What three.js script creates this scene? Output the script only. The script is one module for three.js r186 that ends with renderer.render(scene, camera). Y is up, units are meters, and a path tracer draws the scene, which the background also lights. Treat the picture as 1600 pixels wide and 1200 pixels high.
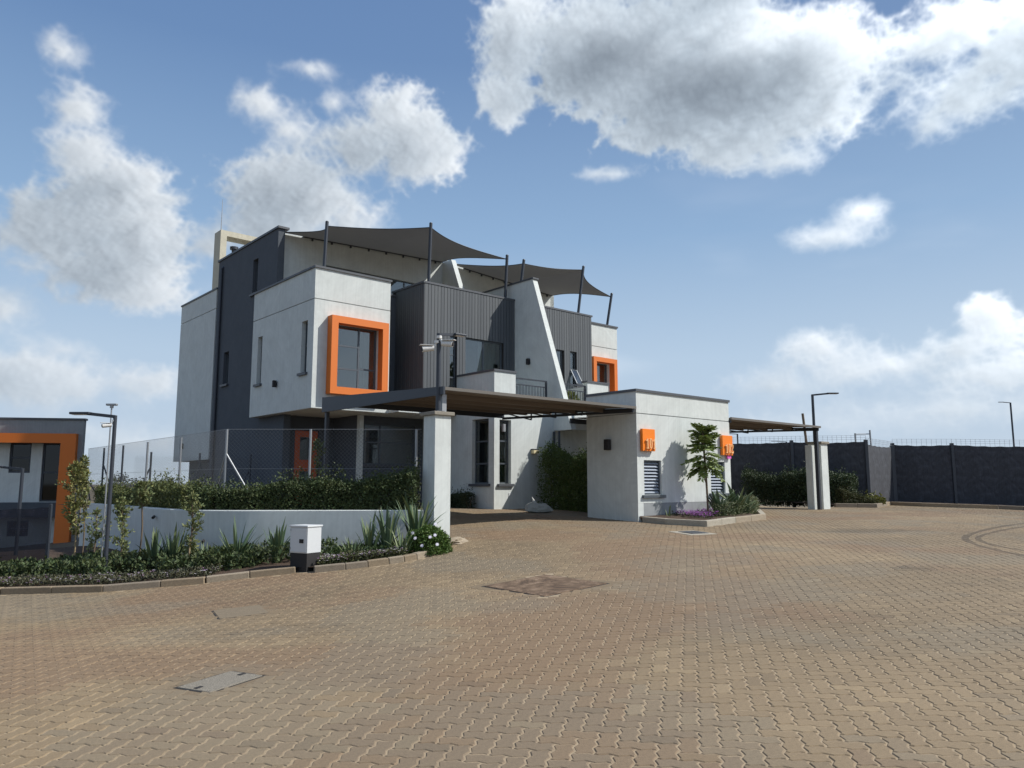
import * as THREE from 'three';
import { mergeGeometries, mergeVertices, toCreasedNormals } from 'three/addons/utils/BufferGeometryUtils.js';
import { RoundedBoxGeometry } from 'three/addons/geometries/RoundedBoxGeometry.js';
import { TextGeometry } from 'three/addons/geometries/TextGeometry.js';
import { FontLoader } from 'three/addons/loaders/FontLoader.js';

// ------------------------------------------------------------------ camera, sky, sun, exposure
const EYE = 1.6, FPX = 1202, PITCH = Math.atan(157 / FPX);
const scene = new THREE.Scene();
const camera = new THREE.PerspectiveCamera(2 * Math.atan(600 / FPX) * 180 / Math.PI, 4 / 3, 0.1, 6000);
camera.position.set(0, EYE, 0);
camera.rotation.x = PITCH;
const renderer = new THREE.WebGLRenderer({ antialias: true });
renderer.toneMapping = THREE.LinearToneMapping;
renderer.toneMappingExposure = 1;
renderer.shadowMap.enabled = true;

const AZ = 0.853615, RX = Math.sin(AZ), RD = Math.cos(AZ);      // the house's long axis in plan: R = (RX, RD) as (right, ahead)
const TURN = Math.PI / 2 - AZ;
const SUNP = new THREE.Vector3(1, 0.98, 0.012).normalize(); // world direction towards the sun
const sun = new THREE.DirectionalLight(new THREE.Color(1, 0.972, 0.915), 5);
sun.position.copy(SUNP).multiplyScalar(60).add(new THREE.Vector3(0, 0, -15));
sun.target.position.set(0, 0, -15);
sun.castShadow = true; sun.shadow.mapSize.set(2048, 2048); sun.shadow.radius = 1;
Object.assign(sun.shadow.camera, { left: -40, right: 40, top: 40, bottom: -40, near: 1, far: 140 });
scene.add(sun, sun.target);

let seedState = 20240611;
const rnd = () => { seedState = (seedState + 0x6d2b79f5) | 0; let t = Math.imul(seedState ^ (seedState >>> 15), 1 | seedState); t = (t + Math.imul(t ^ (t >>> 7), 61 | t)) ^ t; return ((t ^ (t >>> 14)) >>> 0) / 4294967296; };
const rr = (a, b) => a + (b - a) * rnd();
const clamp = THREE.MathUtils.clamp, lerp = THREE.MathUtils.lerp;
const sstep = (a, b, x) => { const t = clamp((x - a) / (b - a), 0, 1); return t * t * (3 - 2 * t); };
const PERM = new Uint8Array(512), VAL = new Float32Array(256);
for (let i = 0; i < 256; i++) { PERM[i] = i; VAL[i] = rnd() * 2 - 1; }
for (let i = 255; i > 0; i--) { const j = Math.floor(rnd() * (i + 1)), t = PERM[i]; PERM[i] = PERM[j]; PERM[j] = t; }
for (let i = 0; i < 256; i++) PERM[i + 256] = PERM[i];
function noise3(x, y, z) {
  const X = Math.floor(x), Y = Math.floor(y), Z = Math.floor(z); let u = x - X, v = y - Y, w = z - Z;
  u = u * u * (3 - 2 * u); v = v * v * (3 - 2 * v); w = w * w * (3 - 2 * w);
  const xi = X & 255, yi = Y & 255, zi = Z & 255, A = PERM[xi] + yi, B = PERM[(xi + 1) & 255] + yi;
  const a0 = PERM[A & 255], a1 = PERM[(A + 1) & 255], b0 = PERM[B & 255], b1 = PERM[(B + 1) & 255];
  const h = (p, q) => VAL[PERM[(p + q) & 255]], z1 = zi + 1;
  const l = (a, b, t) => a + (b - a) * t;
  return l(l(l(h(a0, zi), h(b0, zi), u), l(h(a1, zi), h(b1, zi), u), v), l(l(h(a0, z1), h(b0, z1), u), l(h(a1, z1), h(b1, z1), u), v), w);
}
const fbm = (x, y, z, n) => { let s = 0, a = 1, t = 0; for (let i = 0; i < n; i++) { s += a * noise3(x, y, z); t += a; a *= 0.52; x = x * 2.03 + 5.1; y = y * 2.03 + 1.7; z = z * 2.03 + 3.3; } return s / t; };

// a photograph pixel gives a direction only: right, up, ahead
const CP = Math.cos(PITCH), SP = Math.sin(PITCH);
function ray(px, py) { const a = px - 800, b = 600 - py; return [a, b * CP + FPX * SP, FPX * CP - b * SP]; }

function buildSky() {
  const W = 4096, H = 2048, data = new Float32Array(W * H * 4), DEG = 180 / Math.PI;
  // cumulus clouds: centre and half sizes; those in view were read off the photograph as directions
  const seen = [[105, 78, 46, 40], [128, 165, 52, 50], [125, 232, 66, 50], [190, 300, 84, 66], [110, 345, 115, 66], [215, 372, 80, 75], [190, 425, 105, 58], [50, 372, 75, 45], [235, 460, 60, 30],
    [20, 590, 120, 52], [120, 608, 70, 24], [240, 598, 60, 30], [0, 480, 45, 32], [100, 545, 40, 14],
    [488, 108, 50, 18], [405, 160, 42, 28], [452, 205, 36, 24], [522, 160, 17, 16], [622, 168, 55, 46], [645, 225, 78, 66], [560, 240, 80, 50], [480, 305, 110, 58], [440, 290, 70, 50], [692, 235, 36, 22], [540, 350, 60, 26], [420, 360, 80, 40], [335, 385, 36, 24],
    [800, 60, 72, 74], [790, 152, 50, 42], [960, 80, 200, 105], [1120, 120, 200, 115], [1260, 90, 150, 112], [1150, 210, 125, 52], [1060, 200, 90, 46], [1300, 155, 66, 80], [1230, 250, 56, 26], [1130, 245, 50, 28], [1150, -60, 260, 90],
    [1490, 50, 130, 70], [1505, 150, 108, 58], [1570, 100, 90, 80], [1450, 190, 44, 40], [1650, 40, 160, 110],
    [1300, 368, 66, 20], [1345, 332, 36, 26], [950, 272, 26, 6],
    [1535, 490, 56, 44], [1500, 545, 82, 40], [1272, 540, 56, 32], [1390, 572, 140, 30], [1215, 600, 66, 20], [1560, 585, 100, 42], [1480, 640, 200, 26], [1250, 665, 150, 18], [1680, 560, 120, 70], [90, 668, 120, 16], [210, 690, 90, 14]];
  const blobs = seen.map(([x, y, a, b]) => {
    const [rx, ry, rz] = ray(x, y), len = Math.hypot(rx, ry, rz), k = DEG * FPX / (len * len) * 1.0;
    return [Math.atan2(rx, rz) * DEG, Math.asin(ry / len) * DEG, a * k, b * k];
  });
  for (let i = 0; i < 34; i++) {                                     // the same kind of sky goes on all round
    const az = 44 + (i + rr(0.1, 0.9)) * (272 / 34), el = rr(3, 62), s = rr(2.5, 9) * (0.55 + el / 70);
    for (let k = 0; k < 5; k++) blobs.push([az > 180 ? az + rr(-1, 1) * s * 1.3 - 360 : az + rr(-1, 1) * s * 1.3, el + rr(-0.6, 0.6) * s, s * rr(0.5, 1), s * rr(0.35, 0.7)]);
  }
  const F = new Float32Array(W * (H / 2)), grad = [[0, 0.60, 0.70, 0.80], [4, 0.53, 0.655, 0.80], [9, 0.49, 0.635, 0.805], [18, 0.29, 0.455, 0.69], [30, 0.155, 0.278, 0.515], [48, 0.095, 0.19, 0.42], [90, 0.06, 0.135, 0.34]];
  for (let j = 0; j < H / 2; j++) {
    const el = (j + 0.5) / H * 180, ce = Math.cos(el / DEG), se = Math.sin(el / DEG), near = blobs.filter((b) => Math.abs(el - b[1]) < b[3] * 3.2 + 2);
    for (let i = 0; i < W; i++) {
      const ph = ((i + 0.5) / W - 0.5) * 2 * Math.PI, x = Math.cos(ph) * ce, z = Math.sin(ph) * ce, az = Math.atan2(x, -z) * DEG;
      let f = -9, soft = 0, big = 0;
      for (const b of near) {
        let da = az - b[0]; if (da > 180) da -= 360; else if (da < -180) da += 360;
        const q = Math.sqrt((da * ce / b[2]) ** 2 + ((el - b[1]) / b[3]) ** 2);
        if (q > 3.2) continue;
        const m = Math.min(b[2], b[3]), g = (1 - q) * Math.min(m, 5);
        const ex = Math.exp(g * 2.2); soft += ex; big += ex * m;
      }
      if (soft > 0) f = Math.log(soft) / 2.2;
      if (f > -4.5) {
        let n = 0, am = 1, fx = x * 8 + 3, fy = se * 9.5, fz = z * 8, tot = 0;
        for (let k = 0; k < 9; k++) { const v = noise3(fx, fy, fz); n += am * (k > 1 ? 0.9 - 2.2 * Math.abs(v) : v * (k ? 0.75 : 0.35)); tot += am; am *= 0.6; const rx = 0.8 * fx + 0.6 * fz, rz = 0.8 * fz - 0.6 * fx; fx = (0.86 * rx - 0.51 * fy) * 2.07 + 4.3; fy = (0.86 * fy + 0.51 * rx) * 2.07 + 1.9; fz = rz * 2.07 + 7.7; }   // billows on billows
        const A = clamp(big / soft / 2.4, 0.3, 1); f += ((n / tot) * 3.3 - 0.1) * A;
      }
      F[j * W + i] = f;
    }
  }
  const sAz = Math.atan2(SUNP.x, -SUNP.z) * DEG, sEl = Math.asin(SUNP.y) * DEG, at = (i, j) => F[clamp(Math.round(j), 0, H / 2 - 1) * W + ((Math.round(i) % W) + W) % W];
  for (let j = 0; j < H / 2; j++) {
    const el = (j + 0.5) / H * 180, ce = Math.cos(el / DEG);
    let g = 0; while (g < grad.length - 2 && el > grad[g + 1][0]) g++;
    const t = clamp((el - grad[g][0]) / (grad[g + 1][0] - grad[g][0]), 0, 1), base = [1, 2, 3].map((c) => lerp(grad[g][c], grad[g + 1][c], t));
    for (let i = 0; i < W; i++) {
      const ph = ((i + 0.5) / W - 0.5) * 2 * Math.PI, x = Math.cos(ph) * ce, z = Math.sin(ph) * ce, y = Math.sin(el / DEG), cs = x * SUNP.x + y * SUNP.y + z * SUNP.z;
      const glow = 0.10 * Math.pow(clamp(cs * 0.5 + 0.5, 0, 1), 5) + 0.3 * Math.pow(clamp(cs, 0, 1), 14);
      const wisp = sstep(0.12, 0.62, fbm(x * 3.2 + 9, y * 11, z * 3.2, 5)) * 0.3 * sstep(30, 6, el);
      let r = base[0] + glow + wisp * 0.4, gg = base[1] + glow * 0.95 + wisp * 0.34, b = base[2] + glow * 0.85 + wisp * 0.26;
      const f = F[j * W + i];
      if (f > -0.5) {
        const fray = 0.5 + 0.5 * noise3(x * 5 + 2, y * 5, z * 5), alpha = sstep(-0.15 - 0.35 * fray, 0.5 + 1.5 * fray, f) * 0.97;
        let da = sAz - Math.atan2(x, -z) * DEG; if (da > 180) da -= 360; else if (da < -180) da += 360;
        let dx = da * ce, dy = sEl - el + 22; const dl = Math.hypot(dx, dy) || 1; dx /= dl; dy /= dl;      // light comes from the sun and the bright sky above
        let thick = 0; const step = W / 360;
        for (let k = 1; k <= 6; k++) { const d = 0.2 * k ** 1.75; thick += Math.max(0, at(i + dx * d * step / ce, j + dy * d * step)) * (0.25 + 0.12 * k); }
        const lit = Math.exp(-thick * 0.15), under = sstep(0.2, 4.5, f), deep = sstep(1.8, 6.5, f + thick * 0.12) * clamp(0.25 + el / 40, 0, 1);
        const shade = (0.33 + 0.50 * lit)* (1 - 0.2 * deep) + 0.16 * (1 - under) * (0.4 + 0.6 * clamp(cs + 0.35, 0, 1)) + (1.7 * lit + 0.12) * Math.pow(clamp(cs, 0, 1), 2.4);
        const relief = clamp((f - at(i + dx * 0.28 * step / ce, j + dy * 0.28 * step)) * 0.16, -0.10, 0.13), lum = shade + relief * (1 - 0.6 * deep);
        const haze = sstep(15, 1, el) * 0.42;
        const cool = 1 - lit, cr = lerp(lum * (0.93 - 0.16 * cool), r + 0.12, haze), cg = lerp(lum * (0.975 - 0.05 * cool), gg + 0.1, haze), cb = lerp(lum * (1.0 + 0.05 * cool) + 0.02, b + 0.07, haze);
        r = lerp(r, cr, alpha); gg = lerp(gg, cg, alpha); b = lerp(b, cb, alpha);
      }
      const o = ((H / 2 + j) * W + i) * 4; data[o] = r * 0.945; data[o + 1] = gg * 0.945; data[o + 2] = b * 0.945; data[o + 3] = 1;
    }
  }
  for (let o = 0; o < W * H / 2 * 4; o += 4) { data[o] = 0.2; data[o + 1] = 0.17; data[o + 2] = 0.13; data[o + 3] = 1; }
  const tex = new THREE.DataTexture(data, W, H, THREE.RGBAFormat, THREE.FloatType);
  tex.mapping = THREE.EquirectangularReflectionMapping; tex.magFilter = THREE.LinearFilter; tex.minFilter = THREE.LinearFilter; tex.needsUpdate = true;
  return tex;
}
scene.background = buildSky();
scene.environment = scene.background;

// ------------------------------------------------------------------ materials
function noiseTexture(size, fn, srgb) {
  const d = new Uint8Array(size * size * 4);
  for (let y = 0; y < size; y++) for (let x = 0; x < size; x++) { const c = fn(x / size, y / size), o = (y * size + x) * 4; d[o] = clamp(c[0], 0, 1) * 255; d[o + 1] = clamp(c[1], 0, 1) * 255; d[o + 2] = clamp(c[2], 0, 1) * 255; d[o + 3] = 255; }
  const t = new THREE.DataTexture(d, size, size); t.wrapS = t.wrapT = THREE.RepeatWrapping; t.magFilter = THREE.LinearFilter; t.minFilter = THREE.LinearMipmapLinearFilter; t.generateMipmaps = true; if (srgb) t.colorSpace = THREE.SRGBColorSpace; t.needsUpdate = true; return t;
}
// noise that tiles: sampled on a torus
const tileNoise = (u, v, k, n, s = 0) => { const a = u * Math.PI * 2, b = v * Math.PI * 2; return fbm(Math.cos(a) * k + s, Math.sin(a) * k + Math.cos(b) * k * 1.01, Math.sin(b) * k - s, n); };
const tileNoise2 = (u, v, k, l, n, s = 0) => { const a = u * Math.PI * 2, b = v * Math.PI * 2; return fbm(Math.cos(a) * k + s, Math.sin(a) * k + Math.cos(b) * l, Math.sin(b) * l - s, n); };
const plasterBump = noiseTexture(512, (u, v) => { const n = 0.5 + 0.12 * tileNoise(u, v, 20, 3) + 0.4 * tileNoise(u, v, 60, 2, 4); return [n, n, n]; });
plasterBump.repeat.set(0.7, 0.7);
const plasterTint = noiseTexture(512, (u, v) => { const n = tileNoise(u, v, 2.4, 6, 2), s = tileNoise(u * 1, v, 9, 3, 7), st = tileNoise2(u, v, 18, 1.1, 4, 9), k = 0.955 + 0.04 * n + 0.025 * s + 0.035 * st; return [k, k * 0.998, k * 0.99]; }, true);
plasterTint.repeat.set(0.23, 0.23);
const grain = noiseTexture(512, (u, v) => { const n = 0.5 + 0.5 * tileNoise(u, v, 30, 4, 3); return [n, n, n]; });
const grainTint = noiseTexture(512, (u, v) => { const k = 0.86 + 0.16 * tileNoise(u, v, 30, 4, 1) + 0.07 * tileNoise(u, v, 5, 3, 5); return [k, k * 0.99, k * 0.975]; }, true);
grainTint.repeat.set(1.3, 1.3);
const rgb = (r, g, b) => new THREE.Color().setRGB(r, g, b);
const std = (c, o = {}) => new THREE.MeshStandardMaterial({ color: c, roughness: 0.85, ...o });
const M = {
  white: std(rgb(0.645, 0.675, 0.66), { roughness: 0.93, map: plasterTint, bumpMap: plasterBump, bumpScale: 0.003 }),
  greyplaster: std(rgb(0.30, 0.315, 0.325), { roughness: 0.93, map: plasterTint, bumpMap: plasterBump, bumpScale: 0.006 }),
  darkplaster: std(rgb(0.085, 0.097, 0.115), { roughness: 0.9, map: plasterTint, bumpMap: plasterBump, bumpScale: 0.005 }),
  cream: std(rgb(0.60, 0.56, 0.45), { roughness: 0.93, map: plasterTint, bumpMap: plasterBump, bumpScale: 0.006 }),
  coping: std(rgb(0.075, 0.08, 0.09), { roughness: 0.5 }),
  metal: std(rgb(0.042, 0.048, 0.06), { roughness: 0.45, metalness: 0.2 }),
  frame: std(rgb(0.10, 0.115, 0.13), { roughness: 0.4, metalness: 0.3 }),
  galv: std(rgb(0.34, 0.35, 0.36), { roughness: 0.5, metalness: 0.6 }),
  orange: std(rgb(0.68, 0.165, 0.018), { roughness: 0.6, bumpMap: plasterBump, bumpScale: 0.002 }),
  signorange: std(rgb(0.86, 0.21, 0.008), { roughness: 0.45 }),
  dooorange: std(rgb(0.52, 0.11, 0.03), { roughness: 0.5 }),
  digit: std(rgb(0.86, 0.47, 0.2), { roughness: 0.5 }),
  boardA: std(rgb(0.076, 0.084, 0.092), { roughness: 0.6, bumpMap: grain, bumpScale: 0.001 }),
  boardB: std(rgb(0.086, 0.094, 0.101), { roughness: 0.6, bumpMap: grain, bumpScale: 0.001 }),
  boardC: std(rgb(0.068, 0.076, 0.084), { roughness: 0.6, bumpMap: grain, bumpScale: 0.001 }),
  glass: new THREE.MeshPhysicalMaterial({ color: rgb(0.62, 0.68, 0.68), roughness: 0.015, transmission: 1, thickness: 0, ior: 2.2 }),
  darkglass: new THREE.MeshPhysicalMaterial({ color: rgb(0.16, 0.17, 0.18), roughness: 0.03, transmission: 1, thickness: 0, ior: 1.45 }),
  mesh: std(rgb(0.2, 0.205, 0.21), { roughness: 0.55, metalness: 0.5 }),
  curtain: std(rgb(0.42, 0.40, 0.34), { roughness: 0.95 }),
  room: std(rgb(0.45, 0.44, 0.40), { roughness: 0.95 }),
  sail: new THREE.MeshPhysicalMaterial({ color: rgb(0.12, 0.115, 0.108), roughness: 0.8, transmission: 0.32, thickness: 0, side: THREE.DoubleSide, ior: 1.3 }),
  sheet: std(rgb(0.16, 0.13, 0.105), { roughness: 0.6, metalness: 0.1 }),
  fascia: std(rgb(0.14, 0.125, 0.108), { roughness: 0.5 }),
  concrete: std(rgb(0.36, 0.33, 0.28), { roughness: 0.95, map: grainTint, bumpMap: grain, bumpScale: 0.004 }),
  kerbA: std(rgb(0.36, 0.285, 0.195), { roughness: 0.95, map: grainTint, bumpMap: grain, bumpScale: 0.004 }),
  kerbB: std(rgb(0.31, 0.26, 0.20), { roughness: 0.95, map: grainTint, bumpMap: grain, bumpScale: 0.004 }),
  kerbC: std(rgb(0.43, 0.36, 0.27), { roughness: 0.95, map: grainTint, bumpMap: grain, bumpScale: 0.004 }),
  kerbPale: std(rgb(0.5, 0.46, 0.38), { roughness: 0.95, map: grainTint, bumpMap: grain, bumpScale: 0.004 }),
  sand: std(rgb(0.45, 0.355, 0.24), { roughness: 1, map: grainTint }),
  soil: std(rgb(0.11, 0.07, 0.045), { roughness: 1, map: grainTint, bumpMap: grain, bumpScale: 0.02 }),
  earth: std(rgb(0.16, 0.125, 0.075), { roughness: 1, map: grainTint }),
  netting: std(rgb(0.03, 0.031, 0.038), { roughness: 0.8 }),
  boxwhite: std(rgb(0.56, 0.575, 0.58), { roughness: 0.55 }),
  black: std(rgb(0.02, 0.018, 0.018), { roughness: 0.8 }),
  camwhite: std(rgb(0.66, 0.65, 0.62), { roughness: 0.4 }),
  lampglass: std(rgb(0.72, 0.62, 0.38), { roughness: 0.35 }),
  bark: std(rgb(0.17, 0.125, 0.085), { roughness: 0.95, bumpMap: grain, bumpScale: 0.006 }),
  stake: std(rgb(0.34, 0.25, 0.14), { roughness: 0.9 }),
  magenta: std(rgb(0.72, 0.12, 0.5), { roughness: 0.5 }),
};
const leafMat = (t = 0.22) => new THREE.MeshPhysicalMaterial({ color: 0xffffff, vertexColors: true, roughness: 0.62, transmission: t, thickness: 0, side: THREE.DoubleSide, ior: 1.35 });
M.leaf = leafMat(0.25);
M.petal = new THREE.MeshStandardMaterial({ color: 0xffffff, vertexColors: true, roughness: 0.8, side: THREE.DoubleSide });
M.bladeA = new THREE.MeshPhysicalMaterial({ color: rgb(0.105, 0.155, 0.085), roughness: 0.5, transmission: 0.12, thickness: 0, side: THREE.DoubleSide, ior: 1.4 });
M.bladeB = new THREE.MeshPhysicalMaterial({ color: rgb(0.075, 0.12, 0.06), roughness: 0.5, transmission: 0.12, thickness: 0, side: THREE.DoubleSide, ior: 1.4 });
M.bladeC = new THREE.MeshPhysicalMaterial({ color: rgb(0.16, 0.20, 0.085), roughness: 0.5, transmission: 0.12, thickness: 0, side: THREE.DoubleSide, ior: 1.4 });

// ------------------------------------------------------------------ naming and building helpers
const taken = {};
function numbered(n) { if (taken[n] === undefined) { taken[n] = 0; return n; } taken[n]++; return n + '_' + String(taken[n]).padStart(3, '0'); }
function tag(o, label, category, group, kind) { if (label) o.userData.label = label; if (category) o.userData.category = category; if (group) o.userData.group = group; if (kind) o.userData.kind = kind; return o; }
const shade = (m) => { m.castShadow = true; m.receiveShadow = true; return m; };
function thing(name, label, category, pos, turn = 0, group) { const g = new THREE.Group(); g.name = numbered(name); g.position.set(...pos); g.rotation.y = turn; scene.add(g); return tag(g, label, category, group); }
function plain(g) { g = g.index ? g.toNonIndexed() : g; for (const k of Object.keys(g.attributes)) if (!['position', 'normal', 'uv', 'color'].includes(k)) g.deleteAttribute(k); g.clearGroups(); return g; }
const join = (gs) => (Array.isArray(gs) ? (gs.length === 1 ? gs[0] : mergeGeometries(gs.map(plain))) : gs);
function part(parent, name, geos, mat) { const m = shade(new THREE.Mesh(join(geos), mat)); m.name = name; parent.add(m); return m; }
function solo(name, geos, mat, label, category, group) { const m = shade(new THREE.Mesh(join(geos), mat)); m.name = numbered(name); scene.add(m); return tag(m, label, category, group); }
function struct(name, geos, mat) { const m = shade(new THREE.Mesh(join(geos), mat)); m.name = numbered(name); scene.add(m); return tag(m, null, null, null, 'structure'); }
function metric(g) {                                                 // uv in metres from the face's own direction
  g = plain(g); if (!g.attributes.normal) g.computeVertexNormals();
  const p = g.attributes.position, n = g.attributes.normal, uv = new Float32Array(p.count * 2);
  for (let i = 0; i < p.count; i++) {
    const ax = Math.abs(n.getX(i)), ay = Math.abs(n.getY(i)), az = Math.abs(n.getZ(i));
    if (ay > ax && ay > az) { uv[i * 2] = p.getX(i); uv[i * 2 + 1] = p.getZ(i); } else if (ax > az) { uv[i * 2] = p.getZ(i); uv[i * 2 + 1] = p.getY(i); } else { uv[i * 2] = p.getX(i); uv[i * 2 + 1] = p.getY(i); }
  }
  g.setAttribute('uv', new THREE.BufferAttribute(uv, 2)); return g;
}
const box = (x0, x1, y0, y1, z0, z1) => metric(new THREE.BoxGeometry(x1 - x0, y1 - y0, z1 - z0).translate((x0 + x1) / 2, (y0 + y1) / 2, (z0 + z1) / 2));
const rbox = (x0, x1, y0, y1, z0, z1, r = 0.012) => metric(new RoundedBoxGeometry(x1 - x0, y1 - y0, z1 - z0, 2, r).translate((x0 + x1) / 2, (y0 + y1) / 2, (z0 + z1) / 2));
const V3 = (x, y, z) => new THREE.Vector3(x, y, z);
function rod(a, b, r0, r1 = r0, seg = 8) { const d = V3().subVectors(b, a), g = new THREE.CylinderGeometry(r1, r0, d.length(), seg, 1); g.applyQuaternion(new THREE.Quaternion().setFromUnitVectors(V3(0, 1, 0), d.clone().normalize())); const m = V3().addVectors(a, b).multiplyScalar(0.5); return g.translate(m.x, m.y, m.z); }
function bar(a, b, w, h = w) { const d = V3().subVectors(b, a), g = new THREE.BoxGeometry(w, h, d.length()); const q = new THREE.Quaternion().setFromRotationMatrix(new THREE.Matrix4().lookAt(b, a, Math.abs(d.x) + Math.abs(d.z) < 1e-6 ? V3(1, 0, 0) : V3(0, 1, 0))); g.applyQuaternion(q); const m = V3().addVectors(a, b).multiplyScalar(0.5); return metric(g.translate(m.x, m.y, m.z)); }

// house coordinates: u along R, v away from the road, y up. Local axes of a group turned by TURN: x = u, z = -v
const uvw = (u, v, y = 0) => V3(u * RX - v * RD, y, -(u * RD + v * RX));
const toUV = (x, d) => [x * RX + d * RD, -x * RD + d * RX];
class HouseThing {
  constructor(name, label, category, u, v, y, group) { this.o = [u, y, v]; const p = uvw(u, v, y); this.g = thing(name, label, category, [p.x, p.y, p.z], TURN, group); }
  part(name, geos, mat, parent = this.g) { const g = join(geos).clone().translate(-this.o[0], -this.o[1], this.o[2]); return part(parent, name, g, mat); }
}
const B = (u0, u1, y0, y1, v0, v1) => box(u0, u1, y0, y1, -v1, -v0);
const RB = (u0, u1, y0, y1, v0, v1, r) => rbox(u0, u1, y0, y1, -v1, -v0, r);
function rectShape(a0, a1, b0, b1, holes = []) { const s = new THREE.Shape([[a0, b0], [a1, b0], [a1, b1], [a0, b1]].map((p) => new THREE.Vector2(...p))); for (const [c0, c1, d0, d1] of holes) s.holes.push(new THREE.Path([[c0, d0], [c0, d1], [c1, d1], [c1, d0]].map((p) => new THREE.Vector2(...p)))); return s; }
const ext = (s, th) => plain(new THREE.ExtrudeGeometry(s, { depth: th, bevelEnabled: false }));
const wallV = (u0, u1, y0, y1, v, th, holes) => ext(rectShape(u0, u1, y0, y1, holes), th).translate(0, 0, -v - th);          // outside face towards the road
const wallU = (v0, v1, y0, y1, u, th, holes) => ext(rectShape(v0, v1, y0, y1, holes), th).rotateY(Math.PI / 2).translate(u, 0, 0);  // outside face towards smaller u
const polyU = (pts, u, th) => ext(new THREE.Shape(pts.map(([v, y]) => new THREE.Vector2(v, y))), th).rotateY(Math.PI / 2).translate(u, 0, 0);

// window: frame bars in the opening with panes and a sill; facing the road (axis v) or facing small u (axis u)
function windowPart(h, parent, axis, a0, a1, y0, y1, at, o = {}) {
  const { inset = 0.09, w = 0.045, vert = [], horiz = [], sill = true, name = 'window', depth = 0.05, paneMat = M.glass, curtain = null } = o, p0 = at + inset, bx = (s0, s1, b0, b1, d0, d1) => (axis === 'v' ? B(s0, s1, b0, b1, d0, d1) : B(d0, d1, b0, b1, s0, s1));
  const bars = [bx(a0, a0 + w, y0, y1, p0, p0 + depth), bx(a1 - w, a1, y0, y1, p0, p0 + depth), bx(a0 + w, a1 - w, y0, y0 + w, p0, p0 + depth), bx(a0 + w, a1 - w, y1 - w, y1, p0, p0 + depth)];
  for (const s of vert) bars.push(bx(s - w * 0.55, s + w * 0.55, y0 + w, y1 - w, p0 + 0.002, p0 + depth - 0.002));
  for (const [s0, s1, y] of horiz) bars.push(bx(s0, s1, y - w * 0.5, y + w * 0.5, p0 + 0.004, p0 + depth - 0.004));
  const f = h.part(name, bars, M.frame, parent);
  const cols = [a0 + w, ...vert, a1 - w];
  for (let i = 0; i + 1 < cols.length; i++) {
    const cuts = [y0 + w, ...horiz.filter(([s0, s1]) => s0 <= cols[i] + 0.03 && s1 >= cols[i + 1] - 0.03).map((q) => q[2]).sort((a, b) => a - b), y1 - w];
    for (let k = 0; k + 1 < cuts.length; k++) h.part('pane', bx(cols[i] + (i ? w * 0.5 : 0), cols[i + 1] - (i + 2 < cols.length ? w * 0.5 : 0), cuts[k], cuts[k + 1], p0 + depth * 0.4, p0 + depth * 0.4 + 0.006), paneMat, f);
  }
  if (sill) h.part('sill', bx(a0 - 0.08, a1 + 0.08, y0 - 0.075, y0 - 0.003, at - 0.07, at + inset), M.coping, f);
  if (curtain) { const cs = []; const [c0, c1] = curtain, n = 7; for (let i = 0; i < n; i++) { const s0 = lerp(c0, c1, i / n), s1 = lerp(c0, c1, (i + 1) / n); cs.push(bx(s0, s1, y0 - 0.05, y1 + 0.05, at + 0.36 + (i % 2) * 0.03, at + 0.40 + (i % 2) * 0.03)); } h.part('curtain', cs, M.curtain, f); }
  return f;
}
const copingV = (u0, u1, y, v, th = 0.24) => B(u0 - 0.03, u1 + 0.03, y, y + 0.06, v - 0.04, v + th);

// ------------------------------------------------------------------ ground form: a smooth surface through points read from where things stand
const CTRL = [[0, 0, 0], [0, 6, 0.19], [2.95, 18, 0.74], [-1.45, 14.0, 0.55], [9.4, 23.9, 0.845], [-0.5, 22, 0.90], [-3.5, 19.5, 0.9], [12.4, 27, 0.85], [14.5, 29.5, 0.84], [16.4, 28.6, 0.8], [18.4, 28, 0.72], [23, 26, 0.62],
  [-7.6, 11.4, -0.02], [-4.64, 11.6, 0.104], [-2.97, 11.9, 0.25], [-2.1, 12.6, 0.31], [8, 8, 0.33], [-6, 5, -0.01], [-11, 12.2, -0.14], [14, 12, 0.48], [6, -2, 0.0], [-6, -2, -0.12], [16, 20, 0.68]];
const tps = (() => {
  const n = CTRL.length, N = n + 3, A = [], phi = (r2) => (r2 < 1e-9 ? 0 : 0.5 * r2 * Math.log(r2));
  for (let i = 0; i < N; i++) A.push(new Float64Array(N + 1));
  for (let i = 0; i < n; i++) { const [x, d, y] = CTRL[i]; for (let j = 0; j < n; j++) A[i][j] = phi((x - CTRL[j][0]) ** 2 + (d - CTRL[j][1]) ** 2) + (i === j ? 1.5 : 0); A[i][n] = 1; A[i][n + 1] = x; A[i][n + 2] = d; A[n][i] = 1; A[n + 1][i] = x; A[n + 2][i] = d; A[i][N] = y; }
  for (let c = 0; c < N; c++) { let p = c; for (let r = c + 1; r < N; r++) if (Math.abs(A[r][c]) > Math.abs(A[p][c])) p = r; const tmp = A[c]; A[c] = A[p]; A[p] = tmp; for (let r = 0; r < N; r++) if (r !== c) { const k = A[r][c] / A[c][c]; if (k) for (let q = c; q <= N; q++) A[r][q] -= k * A[c][q]; } }
  const w = A.map((r, i) => r[N] / r[i]);
  return (x, d) => { let s = w[n] + w[n + 1] * x + w[n + 2] * d; for (let i = 0; i < n; i++) s += w[i] * phi((x - CTRL[i][0]) ** 2 + (d - CTRL[i][1]) ** 2); return s; };
})();
const H = (x, d) => tps(clamp(x, -12, 26), clamp(d, -4, 31));
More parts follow.
